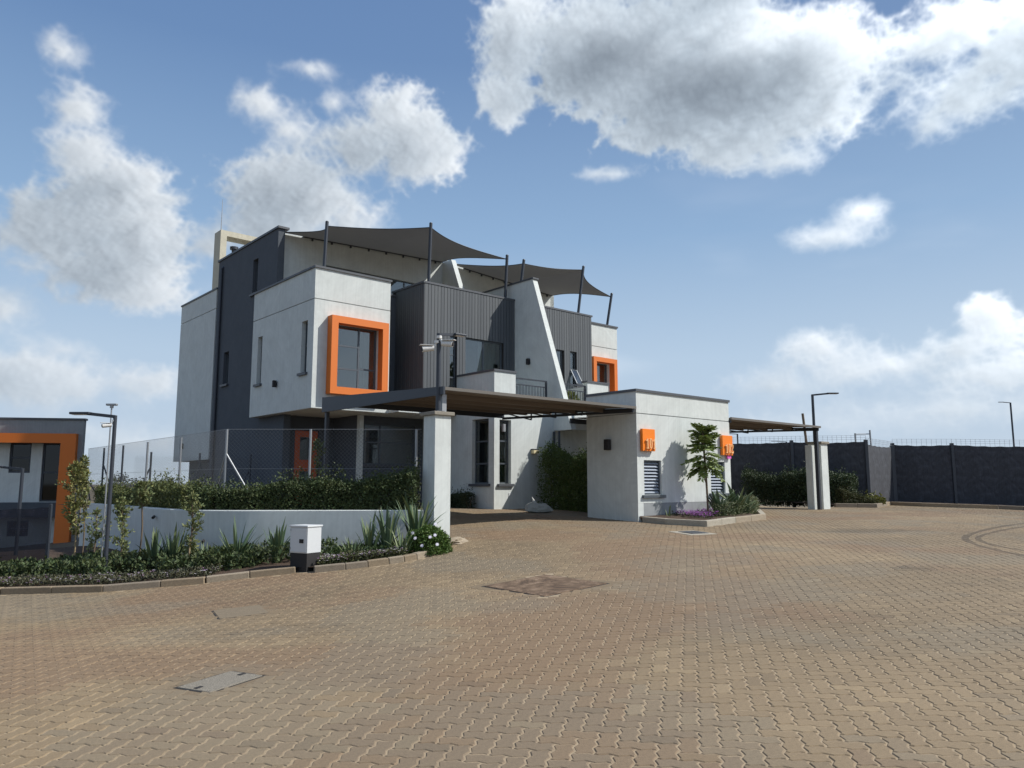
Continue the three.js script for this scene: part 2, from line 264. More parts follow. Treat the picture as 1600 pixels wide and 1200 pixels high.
function onGround(px, py) { const r = ray(px, py); let lo = 2, hi = 60; for (let i = 0; i < 50; i++) { const m = (lo + hi) / 2, t = m / r[2]; if (EYE + r[1] * t > H(r[0] * t, m)) lo = m; else hi = m; } const t = lo / r[2]; return [r[0] * t, lo]; }
const atDepth = (px, py, d) => { const r = ray(px, py), t = d / r[2]; return V3(r[0] * t, EYE + r[1] * t, -d); };
const inside = (x, d, P) => { let c = false; for (let i = 0, j = P.length - 1; i < P.length; j = i++) if ((P[i][1] > d) !== (P[j][1] > d) && x < (P[j][0] - P[i][0]) * (d - P[i][1]) / (P[j][1] - P[i][1]) + P[i][0]) c = !c; return c; };
const hu = (u, v) => [u * RX - v * RD, u * RD + v * RX];

// far ground sheet
{
  const pos = [], idx = [], xs = [], ds = [];
  const axis = (lo, hi, c0, c1) => { const a = []; for (let t = c0; t <= c1 + 1e-6; t += 1.5) a.push(t); let s = 2, t = c1; while (t < hi) { t += s; s *= 1.5; a.push(Math.min(t, hi)); } s = 2; t = c0; while (t > lo) { t -= s; s *= 1.5; a.unshift(Math.max(t, lo)); } return a; };
  xs.push(...axis(-2500, 2500, -24, 36)); ds.push(...axis(-2500, 4000, -12, 42));
  const gy = (x, d) => { const ox = Math.max(-12 - x, 0, x - 24), od = Math.max(-5 - d, 0, d - 31), out = Math.hypot(ox, od); return H(x, d) - 0.16 - Math.min(out * 0.09, 2.6) - (x < -5 && d > 13 ? sstep(-5, -10, x) * sstep(13, 18, d) * 0.7 : 0) + (out > 3 ? 0.05 * noise3(x * 0.2, d * 0.2, 3) : 0); };
  for (const d of ds) for (const x of xs) pos.push(x, gy(x, d), -d);
  for (let j = 0; j + 1 < ds.length; j++) for (let i = 0; i + 1 < xs.length; i++) { const a = j * xs.length + i, b = a + 1, c = a + xs.length, e = c + 1; idx.push(a, b, c, b, e, c); }
  const g = new THREE.BufferGeometry(); g.setAttribute('position', new THREE.Float32BufferAttribute(pos, 3)); g.setIndex(idx); g.computeVertexNormals();
  struct('ground', metric(g), M.earth);
}

// ------------------------------------------------------------------ kerb lines and beds
const kerbA = [[-70, 933], [0, 929], [80, 927], [160, 925], [250, 917.5], [319, 912]].map((p) => onGround(...p));
const kerbB = [[322, 911], [390, 903], [462, 895.5]].map((p) => onGround(...p));
const kerbC = [[491, 895], [540, 890], [575, 886], [608, 881.5], [632, 878], [652, 874], [668, 869.5], [684, 863.5], [700, 856], [708, 849]].map((p) => onGround(...p));
const gateKerb = [[1003, 816], [1040, 819.5], [1105, 823], [1150, 817], [1197, 811.5], [1186, 800]].map((p) => onGround(...p));
const farKerb = [[1306, 792.5], [1340, 793], [1371, 793.5], [1391, 789.5], [1440, 791.5], [1500, 793.5], [1560, 795.5], [1640, 799], [1720, 803]].map((p) => onGround(...p));
function kerbRun(g, pts, mats, len = 0.55, w = 0.13, hgt = 0.095, side = 1) {
  for (let i = 0; i + 1 < pts.length; i++) {
    const [x0, d0] = pts[i], [x1, d1] = pts[i + 1], L = Math.hypot(x1 - x0, d1 - d0), n = Math.max(1, Math.round(L / len)), nx = -(d1 - d0) / L * side, nd = (x1 - x0) / L * side;
    for (let k = 0; k < n; k++) {
      const t0 = k / n, t1 = (k + 1) / n, a = [lerp(x0, x1, t0), lerp(d0, d1, t0)], b = [lerp(x0, x1, t1), lerp(d0, d1, t1)], y0 = H(...a), y1 = H(...b), l = Math.hypot(b[0] - a[0], b[1] - a[1]);
      const geo = rbox(-l / 2 + 0.0015, l / 2 - 0.0015, -0.12, hgt + rr(-0.004, 0.004), -w / 2, w / 2, 0.016);
      const m = part(g, 'kerbstone', geo, mats[Math.floor(rnd() * mats.length)]);
      m.position.set((a[0] + b[0]) / 2 + nx * w / 2 - g.position.x, (y0 + y1) / 2 - g.position.y, -((a[1] + b[1]) / 2 + nd * w / 2) - g.position.z);
      m.rotation.order = 'YZX'; m.rotation.y = Math.atan2(b[1] - a[1], b[0] - a[0]); m.rotation.z = Math.atan2(y1 - y0, l); m.rotation.x = rr(-0.01, 0.01);
    }
  }
}
const kstart = (p) => [p[0][0], H(...p[0]), -p[0][1]];
{ const g = thing('kerb', 'weathered sandy concrete kerb along the left flower bed, up to the raised kerb end', 'kerb', kstart(kerbA)); kerbRun(g, kerbA, [M.kerbA, M.kerbB, M.kerbA]); }
{ const g = thing('kerb', 'short low kerb length beside the grey and black cabinet under spiky plants', 'kerb', kstart(kerbB)); kerbRun(g, kerbB, [M.kerbA, M.kerbC, M.kerbA]); }
{ const g = thing('kerb', 'curved concrete kerb bending round to the white carport pillar with the cameras', 'kerb', kstart(kerbC)); kerbRun(g, kerbC, [M.kerbA, M.kerbC, M.kerbB], 0.5);
  const e = kerbC[kerbC.length - 1], q = new THREE.IcosahedronGeometry(1, 4), a = q.attributes.position; for (let i = 0; i < a.count; i++) { const v = V3().fromBufferAttribute(a, i), n = 1 + 0.3 * noise3(v.x * 2.4, v.y * 2.4, v.z * 2.4) + 0.12 * noise3(v.x * 7, v.y * 7, v.z * 7); a.setXYZ(i, v.x * 0.3 * n, Math.max(v.y, -0.3) * 0.085 * n, v.z * 0.2 * n); }
  const m = part(g, 'mortar_haunch', metric(toCreasedNormals(q, 0.7)), M.kerbC); m.position.set(e[0] - g.position.x - 0.02, H(...e) + 0.02 - g.position.y, -e[1] - 0.02 - g.position.z); m.rotation.y = 0.9; }
{ const g = thing('kerb', 'pale concrete kerb round the flower bed in front of the numbered white block', 'kerb', kstart(gateKerb)); kerbRun(g, gateKerb, [M.kerbPale, M.kerbPale, M.kerbC], 0.8, 0.14, 0.13); }
{ const g = thing('kerb', 'brown kerb of long stones at the foot of the dark netted fence', 'kerb', kstart(farKerb)); kerbRun(g, farKerb, [M.kerbA, M.kerbB, M.kerbB], 0.9, 0.14, 0.13); }

const WALL_END = [-1.62, 14.2], WALL_BEND = [-5.84, 13.9], WALL_FAR = hu(4.78, 21.4), WALL_LOW = hu(4.78, 22.2);
const kerbLine = [...kerbA, ...kerbB, ...kerbC];
const kerbDepth = (x) => { for (let i = 0; i + 1 < kerbLine.length; i++) if (x >= kerbLine[i][0] && x <= kerbLine[i + 1][0]) return lerp(kerbLine[i][1], kerbLine[i + 1][1], (x - kerbLine[i][0]) / (kerbLine[i + 1][0] - kerbLine[i][0])); return x < kerbLine[0][0] ? kerbLine[0][1] : kerbLine[kerbLine.length - 1][1]; };
const soilY = (x, d) => { const k = kerbDepth(x); return H(x, k) + 0.075 + 0.03 * clamp(d - k, 0, 6); };
// bed soil: strips between the kerb and what lies behind it
function ribbonSurface(name, A, Bk, ya, yb, mat, n = 10) {
  const pos = [], idx = [], m = 60, pick = (P, t) => { const L = [0]; for (let i = 1; i < P.length; i++) L.push(L[i - 1] + Math.hypot(P[i][0] - P[i - 1][0], P[i][1] - P[i - 1][1])); const s = t * L[L.length - 1]; let k = 1; while (k < P.length - 1 && L[k] < s) k++; const f = (s - L[k - 1]) / (L[k] - L[k - 1]); return [lerp(P[k - 1][0], P[k][0], f), lerp(P[k - 1][1], P[k][1], f)]; };
  for (let i = 0; i <= m; i++) { const a = pick(A, i / m), b = pick(Bk, i / m); for (let j = 0; j <= n; j++) { const t = j / n, x = lerp(a[0], b[0], t), d = lerp(a[1], b[1], t); pos.push(x, lerp(ya(...a), yb(...b), t) + 0.025 * noise3(x * 3, d * 3, 1) * Math.sin(t * Math.PI), -d); } }
  for (let i = 0; i < m; i++) for (let j = 0; j < n; j++) { const a = i * (n + 1) + j, b = a + 1, c = a + n + 1, e = c + 1; idx.push(a, c, b, b, c, e); }
  const g = new THREE.BufferGeometry(); g.setAttribute('position', new THREE.Float32BufferAttribute(pos, 3)); g.setIndex(idx); g.computeVertexNormals();
  return struct(name, metric(g), mat);
}
const bedFront = [...kerbA, ...kerbB, ...kerbC].map(([x, d]) => [x - 0.0, d + 0.1]);
ribbonSurface('flower_bed_soil', bedFront, [[-14, 15.5], WALL_FAR, WALL_BEND, WALL_END, [-1.35, 14.15]], (x, d) => H(x, d) + 0.07, (x, d) => soilY(x, d), M.soil, 14);
{ const a = hu(14.06, 11.64), b = hu(17.84, 11.64); ribbonSurface('gate_bed_soil', gateKerb.slice(0, 5).map(([x, d]) => [x, d + 0.08]), [a, b], (x, d) => H(x, d) + 0.08, (x, d) => H(x, d) + 0.13, M.soil); }
ribbonSurface('fence_bed_soil', farKerb.map(([x, d]) => [x, d + 0.09]), [[9.2, 27.6], [12.4, 27.4], [14.6, 29.8], [26, 27.5]], (x, d) => H(x, d) + 0.08, (x, d) => H(x, d) + 0.1, M.soil);
{ // garden behind the retaining wall
  const A = [[-1.5, 14.35], [-4.9, 14.15], [-5.6, 14.35], [-6.05, 14.8], hu(4.95, 19), hu(4.95, 26)], Bk = [hu(8.6, 20), hu(9.9, 20.4), hu(9.9, 23), hu(9.9, 27)];
  ribbonSurface('garden_soil', A, Bk, () => 1.02, () => 0.94, M.soil, 8);
}

// ------------------------------------------------------------------ paving: interlocking pavers in herringbone
const PAVE = [[-15, 10.4], ...kerbA, ...kerbB, ...kerbC, hu(8.66, 11.7), hu(8.66, 19.8), hu(14.05, 19.8), hu(14.05, 16.9), hu(16.4, 16.9), hu(16.4, 13.3), hu(14.02, 13.3), hu(14.02, 11.64), ...gateKerb, hu(17.87, 11.8), hu(17.87, 17.2), hu(22.5, 17.2), hu(22.9, 12.1), ...farKerb, [27, 24.2], [21, 6], [7, 1.6], [-7, 1.6]];
const covers = [];   // rectangles left free of pavers, in plan
function cover(corners) { const P = corners.map((p) => onGround(...p)), cx = P.reduce((s, p) => s + p[0], 0) / 4, cd = P.reduce((s, p) => s + p[1], 0) / 4; const c = { cx, cd, a: Math.atan2(P[1][1] - P[0][1], P[1][0] - P[0][0]), w: (Math.hypot(P[1][0] - P[0][0], P[1][1] - P[0][1]) + Math.hypot(P[2][0] - P[3][0], P[2][1] - P[3][1])) / 2, l: (Math.hypot(P[3][0] - P[0][0], P[3][1] - P[0][1]) + Math.hypot(P[2][0] - P[1][0], P[2][1] - P[1][1])) / 2 }; c.l = Math.min(c.l, 1.3); covers.push(c); return c; }
const cov1 = cover([[312, 1088], [415, 1055], [372, 1050], [275, 1068]]), cov2 = cover([[836, 935], [940, 914], [868, 895], [762, 914]]), cov4 = cover([[352, 966], [432, 956], [400, 946], [318, 955]]), cov3 = cover([[1084, 836], [1124, 834], [1080, 829], [1040, 831]]);
const covered = (x, d, pad = 0.0) => covers.some((c) => { const dx = x - c.cx, dd = d - c.cd, s = dx * Math.cos(c.a) + dd * Math.sin(c.a), t = -dx * Math.sin(c.a) + dd * Math.cos(c.a); return Math.abs(s) < c.w / 2 + pad && Math.abs(t) < c.l / 2 + pad; });
const paving = new THREE.Group(); paving.name = 'paving'; paving.userData.kind = 'structure'; scene.add(paving);
{ // bedding sand shows in the joints
  const pos = [], idx = [], step = 0.4, x0 = -16, x1 = 28, d0 = 1, d1 = 31, nx = Math.round((x1 - x0) / step), nd = Math.round((d1 - d0) / step);
  for (let j = 0; j <= nd; j++) for (let i = 0; i <= nx; i++) { const x = x0 + i * step, d = d0 + j * step; pos.push(x, H(x, d) - 0.0048, -d); }
  for (let j = 0; j < nd; j++) for (let i = 0; i < nx; i++) { const cx = x0 + (i + 0.5) * step, cd = d0 + (j + 0.5) * step; if (![[0, 0], [0.3, 0.3], [-0.3, 0.3], [0.3, -0.3], [-0.3, -0.3]].some(([a, b]) => inside(cx + a, cd + b, PAVE))) continue; const a = j * (nx + 1) + i, b = a + 1, c = a + nx + 1, e = c + 1; idx.push(a, b, c, b, e, c); }
  const g = new THREE.BufferGeometry(); g.setAttribute('position', new THREE.Float32BufferAttribute(pos, 3)); g.setIndex(idx); g.computeVertexNormals();
  part(paving, 'bedding_sand', metric(g), M.sand);
}
const PW = 0.1125, PYAW = Math.atan2(280, 1212);                      // grid unit; the columns run towards a point right of straight ahead
function paverGeometry() {
  const a = 0.088, pts = [], edge = (x0, y0, x1, y1) => {             // every unit edge carries the same zigzag, so neighbours interlock
    const dx = x1 - x0, dy = y1 - y0; pts.push([x0, y0]);
    for (const t of [0.25, 0.75]) { let x = x0 + dx * t, y = y0 + dy * t; if (Math.abs(dy) > 0.5) { const s = dy > 0 ? t : 1 - t; x += s < 0.5 ? a : -a; } else { const s = dx > 0 ? t : 1 - t; y += s < 0.5 ? -a : a; } pts.push([x, y]); }
  };
  edge(0, 0, 1, 0); edge(1, 0, 2, 0); edge(2, 0, 2, 1); edge(2, 1, 1, 1); edge(1, 1, 0, 1); edge(0, 1, 0, 0);
  const P = pts.map(([x, y]) => [(x - 1) * PW, (y - 0.5) * PW]), n = P.length;
  const insetBy = (q) => P.map((p, i) => { const A = P[(i + n - 1) % n], C = P[(i + 1) % n], e1 = [p[0] - A[0], p[1] - A[1]], e2 = [C[0] - p[0], C[1] - p[1]], l1 = Math.hypot(...e1), l2 = Math.hypot(...e2), n1 = [-e1[1] / l1, e1[0] / l1], n2 = [-e2[1] / l2, e2[0] / l2], k = 1 + n1[0] * n2[0] + n1[1] * n2[1]; return [p[0] + (n1[0] + n2[0]) / k * q, p[1] + (n1[1] + n2[1]) / k * q]; });
  const top = insetBy(0.0095), rim = insetBy(0.0026), pos = [], uv = [];
  const tri = (...q) => { for (const [x, y, z] of q) { pos.push(x, y, z); uv.push(x * 3, z * 3); } };
  for (const f of THREE.ShapeUtils.triangulateShape(top.map((p) => new THREE.Vector2(...p)), [])) tri(...[f[0], f[1], f[2]].map((i) => [top[i][0], 0, -top[i][1]]));
  for (let i = 0; i < n; i++) { const j = (i + 1) % n, t0 = [top[i][0], 0, -top[i][1]], t1 = [top[j][0], 0, -top[j][1]], r0 = [rim[i][0], -0.0062, -rim[i][1]], r1 = [rim[j][0], -0.0062, -rim[j][1]], b0 = [rim[i][0], -0.03, -rim[i][1]], b1 = [rim[j][0], -0.03, -rim[j][1]]; tri(r0, r1, t1); tri(r0, t1, t0); tri(b0, b1, r1); tri(b0, r1, r0); }
  const g = new THREE.BufferGeometry(); g.setAttribute('position', new THREE.Float32BufferAttribute(pos, 3)); g.setAttribute('uv', new THREE.Float32BufferAttribute(uv, 2)); g.computeVertexNormals(); return g;
}
{
  const geo = paverGeometry(), c = Math.cos(PYAW), s = Math.sin(PYAW), list = [];
  for (let gx = -190; gx < 260; gx++) for (let gy = 0; gy < 330; gy++) {
    const m = (((gx - gy) % 4) + 4) % 4; if (m !== 0 && m !== 2) continue;
    const ax = (m === 0 ? gx + 1 : gx + 0.5) * PW, ay = (m === 0 ? gy + 0.5 : gy) * PW, x = ax * c + ay * s, d = -ax * s + ay * c;   // grid y axis leans right by PYAW
    if (d < 1.9 || Math.abs(x) > 0.74 * d + 2.2 || !inside(x, d, PAVE) || covered(x, d, 0.015)) continue;
    list.push([x, d, m]);
  }
  const inView = ([x, d]) => { const y = H(x, d) - EYE, z = d * CP + y * SP, py = 600 - FPX * (y * CP - d * SP) / z, px = 800 + FPX * x / z; return py < 1200 && px > 0 && px < 1600; };
  list.sort((p, q) => (inView(q) - inView(p)) || (p[0] ** 2 + p[1] ** 2) - (q[0] ** 2 + q[1] ** 2));
  const up = V3(0, 1, 0), q1 = new THREE.Quaternion(), q2 = new THREE.Quaternion(), nrm = V3(), sc = V3(1, 1, 1), mat4 = new THREE.Matrix4();
  const stains = [[...onGround(1350, 829), 1.3, 0.6, 0.3], [...onGround(1422, 888), 0.35, 0.3, 0.3], [...onGround(1430, 845), 1.2, 0.8, 0.12], [...onGround(420, 985), 1.2, 0.5, 0.1]];   // dark oil marks trodden into the pavers
  const tone = (x, d) => {                                            // concrete of grey-tan and brown batches, red soil trodden in, in patches with outlines
    const k = fbm(x * 0.4, d * 0.4, 2, 6), soil = sstep(-0.05, 0.3, fbm(x * 0.45 + 20, d * 0.6, 7, 6)), ash = sstep(-0.02, 0.35, fbm(x * 0.9 + 40, d * 1.0, 11, 5)), one = rnd();
    let r = 0.312, g = 0.232, b = 0.139; const l = 1 + 0.3 * k + (one - 0.5) * 0.14; r *= l; g *= l; b *= l;
    r = lerp(r, 0.262, soil * 0.55); g = lerp(g, 0.165, soil * 0.55); b = lerp(b, 0.098, soil * 0.55);
    r = lerp(r, 0.26, ash * 0.45); g = lerp(g, 0.225, ash * 0.45); b = lerp(b, 0.165, ash * 0.45);
    for (const [sx, sd, ra, rb, k2] of stains) { const q = Math.hypot((x - sx) / ra, (d - sd) / rb) + 0.5 * fbm(x * 2.2, d * 2.2, 5, 4), m = 1 - k2 * sstep(1.0, 0.55, q); r *= m; g *= m; b *= m; }
    if (one > 0.965) { r *= 1.09; g *= 1.1; b *= 1.1; } else if (one < 0.03) { r *= 0.9; g *= 0.9; b *= 0.91; }
    return [r, g, b];
  };
  const place = ([x, d, m]) => {
    const e = 0.06, hx = (H(x + e, d) - H(x - e, d)) / (2 * e), hd = (H(x, d + e) - H(x, d - e)) / (2 * e);
    nrm.set(-hx + rr(-0.012, 0.012), 1, hd + rr(-0.012, 0.012)).normalize(); q1.setFromUnitVectors(up, nrm); q2.setFromAxisAngle(up, -PYAW + (m === 2 ? Math.PI / 2 : 0) + rr(-0.006, 0.006)); q1.multiply(q2);
    return mat4.compose(V3(x, H(x, d) + rr(-0.0018, 0.0012), -d), q1, sc);
  };
  const paveMat = (col) => new THREE.MeshStandardMaterial({ color: col, roughness: 0.84, map: grainTint, bumpMap: grain, bumpScale: 0.0025 });
  const bins = new Map();
  for (const p of list.slice(0, 300)) {
    const t = tone(p[0], p[1]), key = t.map((q) => Math.round(q / 0.02)).join();
    if (!bins.has(key)) bins.set(key, paveMat(rgb(...t)));
    const me = part(paving, 'paver', geo, bins.get(key)); place(p); mat4.decompose(me.position, me.quaternion, me.scale);
  }
  const rest = list.slice(300), im = new THREE.InstancedMesh(geo, paveMat(rgb(1, 1, 1)), rest.length), col = new THREE.Color();
  rest.forEach((p, i) => { im.setMatrixAt(i, place(p)); im.setColorAt(i, col.setRGB(...tone(p[0], p[1]))); });
  im.name = 'pavers'; im.userData.kind = 'stuff'; shade(im); paving.add(im);
}
// covers let into the paving
function slabCover(c, name, label, mat, dark) {
  const y = H(c.cx, c.cd), e = 0.2, hx = (H(c.cx + e, c.cd) - H(c.cx - e, c.cd)) / (2 * e), hd = (H(c.cx, c.cd + e) - H(c.cx, c.cd - e)) / (2 * e);
  const g = thing(name, label, 'manhole cover', [c.cx, y, -c.cd]);
  g.quaternion.setFromUnitVectors(V3(0, 1, 0), V3(-hx, 1, hd).normalize()).multiply(new THREE.Quaternion().setFromAxisAngle(V3(0, 1, 0), c.a));
  return g;
}
const speckle = noiseTexture(256, (u, v) => { const n = tileNoise(u, v, 40, 2, 8), k = 0.8 + 0.55 * n; return [k, k * 0.99, k * 0.96]; }, true); speckle.repeat.set(2.2, 2.2);
M.speckle = std(rgb(0.35, 0.315, 0.265), { roughness: 0.95, map: speckle, bumpMap: grain, bumpScale: 0.004 });
M.mortar = std(rgb(0.265, 0.2, 0.125), { roughness: 0.95, map: grainTint, bumpMap: grain, bumpScale: 0.004 });
M.tanslab = std(rgb(0.27, 0.215, 0.145), { roughness: 0.95, map: grainTint, bumpMap: grain, bumpScale: 0.004 });
const slabTint = noiseTexture(256, (u, v) => { const n = tileNoise(u, v, 3, 6, 3), m = tileNoise(u, v, 22, 3, 1), k = 0.78 + 0.4 * n + 0.2 * m; return [k, k * (0.96 + 0.06 * n), k * (0.92 + 0.12 * n)]; }, true); slabTint.repeat.set(0.7, 0.7);
M.brownslab = std(rgb(0.25, 0.175, 0.115), { roughness: 0.95, map: slabTint, bumpMap: grain, bumpScale: 0.004 });
for (const c of covers) { const w = c.w / 2 + 0.13, l = c.l / 2 + 0.13, e = 0.2, hx = (H(c.cx + e, c.cd) - H(c.cx - e, c.cd)) / (2 * e), hd = (H(c.cx, c.cd + e) - H(c.cx, c.cd - e)) / (2 * e), m = part(paving, 'mortar_collar', box(-w, w, -0.04, -0.0028, -l, l), M.mortar); m.position.set(c.cx, H(c.cx, c.cd), -c.cd); m.quaternion.setFromUnitVectors(V3(0, 1, 0), V3(-hx, 1, hd).normalize()).multiply(new THREE.Quaternion().setFromAxisAngle(V3(0, 1, 0), c.a)); }
{ const g = slabCover(cov1, 'manhole_cover', 'speckled grey concrete manhole cover with two lifting eyes in the paving'); const w = cov1.w / 2 - 0.02, l = cov1.l / 2 - 0.02; part(g, 'slab', rbox(-w, w, -0.05, 0.004, -l, l, 0.008), M.speckle); part(g, 'rim', [box(-w - 0.018, -w - 0.004, -0.05, -0.001, -l - 0.018, l + 0.018), box(w + 0.004, w + 0.018, -0.05, -0.001, -l - 0.018, l + 0.018), box(-w - 0.004, w + 0.004, -0.05, -0.001, l + 0.004, l + 0.018), box(-w - 0.004, w + 0.004, -0.05, -0.001, -l - 0.018, -l - 0.004)], M.black); for (const sx of [-1, 1]) part(g, 'lifting_eye', rbox(sx * w * 0.8 - 0.03, sx * w * 0.8 + 0.03, -0.004, 0.009, -0.018, 0.018, 0.004), M.black); }
{ const g = slabCover(cov2, 'manhole_cover', 'large soil-stained brown concrete manhole cover in the middle of the paving'); const w = cov2.w / 2 - 0.03, l = cov2.l / 2 - 0.03; part(g, 'slab', rbox(-w, w, -0.05, 0.006, -l, l, 0.01), M.brownslab); part(g, 'rim', [box(-w - 0.026, -w - 0.006, -0.05, -0.001, -l - 0.026, l + 0.026), box(w + 0.006, w + 0.026, -0.05, -0.001, -l - 0.026, l + 0.026), box(-w - 0.006, w + 0.006, -0.05, -0.001, l + 0.006, l + 0.026), box(-w - 0.006, w + 0.006, -0.05, -0.001, -l - 0.026, -l - 0.006)], M.black); }
{ const g = slabCover(cov4, 'manhole_cover', 'faint tan manhole cover with a dark edge near the left kerb'); const w = cov4.w / 2 - 0.02, l = cov4.l / 2 - 0.02; part(g, 'slab', rbox(-w, w, -0.05, 0.003, -l, l, 0.008), M.tanslab); part(g, 'rim', [box(-w - 0.018, -w - 0.004, -0.05, -0.001, -l, l), box(-w - 0.004, w + 0.004, -0.05, -0.001, l + 0.004, l + 0.016)], M.black); }
{ const g = slabCover(cov3, 'drain_cover', 'dark metal drain cover in a pale concrete surround beside the gate bed'); const w = cov3.w / 2, l = cov3.l / 2; part(g, 'surround', rbox(-w, w, -0.05, 0.004, -l, l, 0.006), M.kerbPale); part(g, 'grate', rbox(-w * 0.55, w * 0.75, -0.01, 0.012, -l * 0.62, l * 0.62, 0.004), M.metal); }
{ // dark tyre marks curving over the pavers
  const mark = (pts, w) => { const P = new THREE.CatmullRomCurve3(pts.map(([px, py]) => { const [x, d] = onGround(px, py); return V3(x, 0, -d); })), n = 60, pos = [], idx = [], uv = []; for (let i = 0; i <= n; i++) { const p = P.getPoint(i / n), t = P.getTangent(i / n), ww = w * (0.75 + 0.25 * noise3(i * 0.4, 1, 2)); for (const k of [-1, 1]) { const x = p.x - t.z * k * ww, z = p.z + t.x * k * ww; pos.push(x, H(x, -z) + 0.0035, z); uv.push(i / 4, k); } if (i < n) { const a = i * 2; idx.push(a, a + 1, a + 2, a + 1, a + 3, a + 2); } } const g = new THREE.BufferGeometry(); g.setAttribute('position', new THREE.Float32BufferAttribute(pos, 3)); g.setAttribute('uv', new THREE.Float32BufferAttribute(uv, 2)); g.setIndex(idx); g.computeVertexNormals(); return g; };
  const rubber = new THREE.MeshStandardMaterial({ color: rgb(0.075, 0.06, 0.05), roughness: 0.9, transparent: true, opacity: 0.34, side: THREE.DoubleSide });
  for (const [pts, w] of [[[[1660, 812], [1590, 819], [1540, 828], [1508, 841], [1535, 854], [1600, 868], [1680, 880]], 0.075], [[[1660, 816], [1600, 823], [1555, 831], [1528, 841], [1550, 851], [1610, 862], [1690, 873]], 0.06]]) part(paving, 'tyre_mark', mark(pts, w), rubber);
}

// ------------------------------------------------------------------ the duplex house
const UW = 9.6, VW = 19.35, UD = 9.9, VC = 18.74, UB = 14.08, VB = 16.92, TOP = 7.62, SOF = 3.69, UF = 16.45, UE = 22.25, VBACK = 31.5;
{
  const h = new HouseThing('duplex_house', 'white and charcoal modern duplex house with orange window surrounds', 'house', UW, VW, 0.85);
  const groove = (fn, y0, y1, yg, holes = []) => { const lo = holes.filter((q) => q[3] < yg), hi = holes.filter((q) => q[2] > yg); return [fn(y0, yg - 0.012, lo), fn(yg + 0.012, y1, hi)]; };
  // projecting white box, first unit
  const ow = [10.24, 11.66, 4.26, 6.1];
  h.part('white_wall', groove((a, b, q) => wallV(UW, 12.05, a, b, VW, 0.22, q), SOF, TOP, 6.74, [ow]), M.white);
  h.part('wall_joint', [B(UW + 0.04, 12.05, 6.726, 6.754, VW + 0.025, VW + 0.2), B(UW + 0.025, UW + 0.2, 6.726, 6.754, VW + 0.24, 23.5)], M.greyplaster);
  const sl1 = [22.78, 23.12, 4.68, 6.17], sl2 = [19.72, 20.08, 4.7, 6.18];
  h.part('white_wall', groove((a, b, q) => wallU(VW + 0.22, 23.55, a, b, UW, 0.22, q), SOF, TOP, 6.74, [sl1, sl2]), M.white);
  h.part('white_wall', B(11.83, 12.05, SOF, TOP, VW + 0.22, 20.3), M.white); h.part('white_wall', B(UW + 0.22, UD, SOF, TOP, 23.33, 23.55), M.white);
  h.part('soffit', [B(UW + 0.003, 12.047, SOF - 0.012, SOF + 0.14, VW + 0.003, 23.54), B(12.05, UF, SOF - 0.01, SOF + 0.14, VC + 0.05, 20.52)], M.white);
  h.part('terrace_floor', [B(UW + 0.22, 11.83, 6.7, 6.85, VW + 0.22, 22.8), B(11.83, 12.86, 6.7, 6.85, 20.5, 22.8), B(12.86, UF, 6.7, 6.85, VC + 0.2, 22.8), B(UF + 0.2, 20.0, 6.7, 6.85, VC + 0.2, 22.8), B(20.0, UE - 0.2, 6.7, 6.85, VW + 0.22, 22.8)], M.concrete);
  h.part('coping', [copingV(UW, 12.05, TOP, VW), B(UW - 0.04, UW + 0.24, TOP, TOP + 0.06, VW + 0.24, 23.58), B(11.81, 12.08, TOP, TOP + 0.06, VW + 0.24, 20.3)], M.coping);
  windowPart(h, h.g, 'v', ...ow, VW, { inset: 0.1, vert: [11.08], horiz: [[10.28, 11.08, 5.52], [10.28, 11.08, 4.86], [11.08, 11.62, 4.9]], sill: false, curtain: [11.25, 11.72] });
  h.part('window_ledge', B(10.28, 11.64, 4.2, 4.258, VW - 0.19, VW + 0.1), M.boxwhite);
  windowPart(h, h.g, 'u', ...sl1, UW, { inset: 0.12, w: 0.04 }); windowPart(h, h.g, 'u', ...sl2, UW, { inset: 0.12, w: 0.04, horiz: [[19.76, 20.04, 5.5]] });
  const surround = (u0, u1, y0, y1, v0, v1, t) => [ext(rectShape(u0, u1, y0, y1, [[u0 + t, u1 - t, y0 + t, y1 - t]]), v1 - v0).translate(0, 0, -v1)];
  h.part('orange_surround', surround(10.02, 11.86, 4.09, 6.29, VW - 0.26, VW - 0.002, 0.2), M.orange);
  const wallLamp = (axis, a, y, at) => { const bx = (s0, s1, b0, b1, d0, d1) => (axis === 'v' ? RB(s0, s1, b0, b1, d0, d1, 0.01) : RB(d0, d1, b0, b1, s0, s1, 0.01)); const l = h.part('wall_lamp', [bx(a - 0.05, a + 0.05, y - 0.1, y + 0.1, at - 0.13, at - 0.03)], M.black); h.part('bracket', [bx(a - 0.03, a + 0.03, y - 0.05, y + 0.05, at - 0.03, at + 0.01)], M.metal, l); };
  wallLamp('u', 21.6, 4.55, UW);
  // dark core: stair wall with slit windows
  const t3 = [24.1, 24.5, 7.86, 9.03], t2 = [26.28, 26.75, 5.05, 6.19];
  h.part('stair_wall', wallU(22.6, 27.65, -0.6, 9.66, UD, 0.22, [t3, t2]), M.darkplaster);
  h.part('stair_wall', wallU(21.7, 22.6, 0.5, SOF - 0.012, UD, 0.22), M.darkplaster);
  windowPart(h, h.g, 'u', ...t3, UD, { inset: 0.12, w: 0.04, horiz: [[24.14, 24.46, 8.3]] }); windowPart(h, h.g, 'u', ...t2, UD, { inset: 0.12, w: 0.04 });
  h.part('coping', B(UD - 0.04, UD + 0.34, 9.66, 9.73, 22.54, 27.7), M.coping);
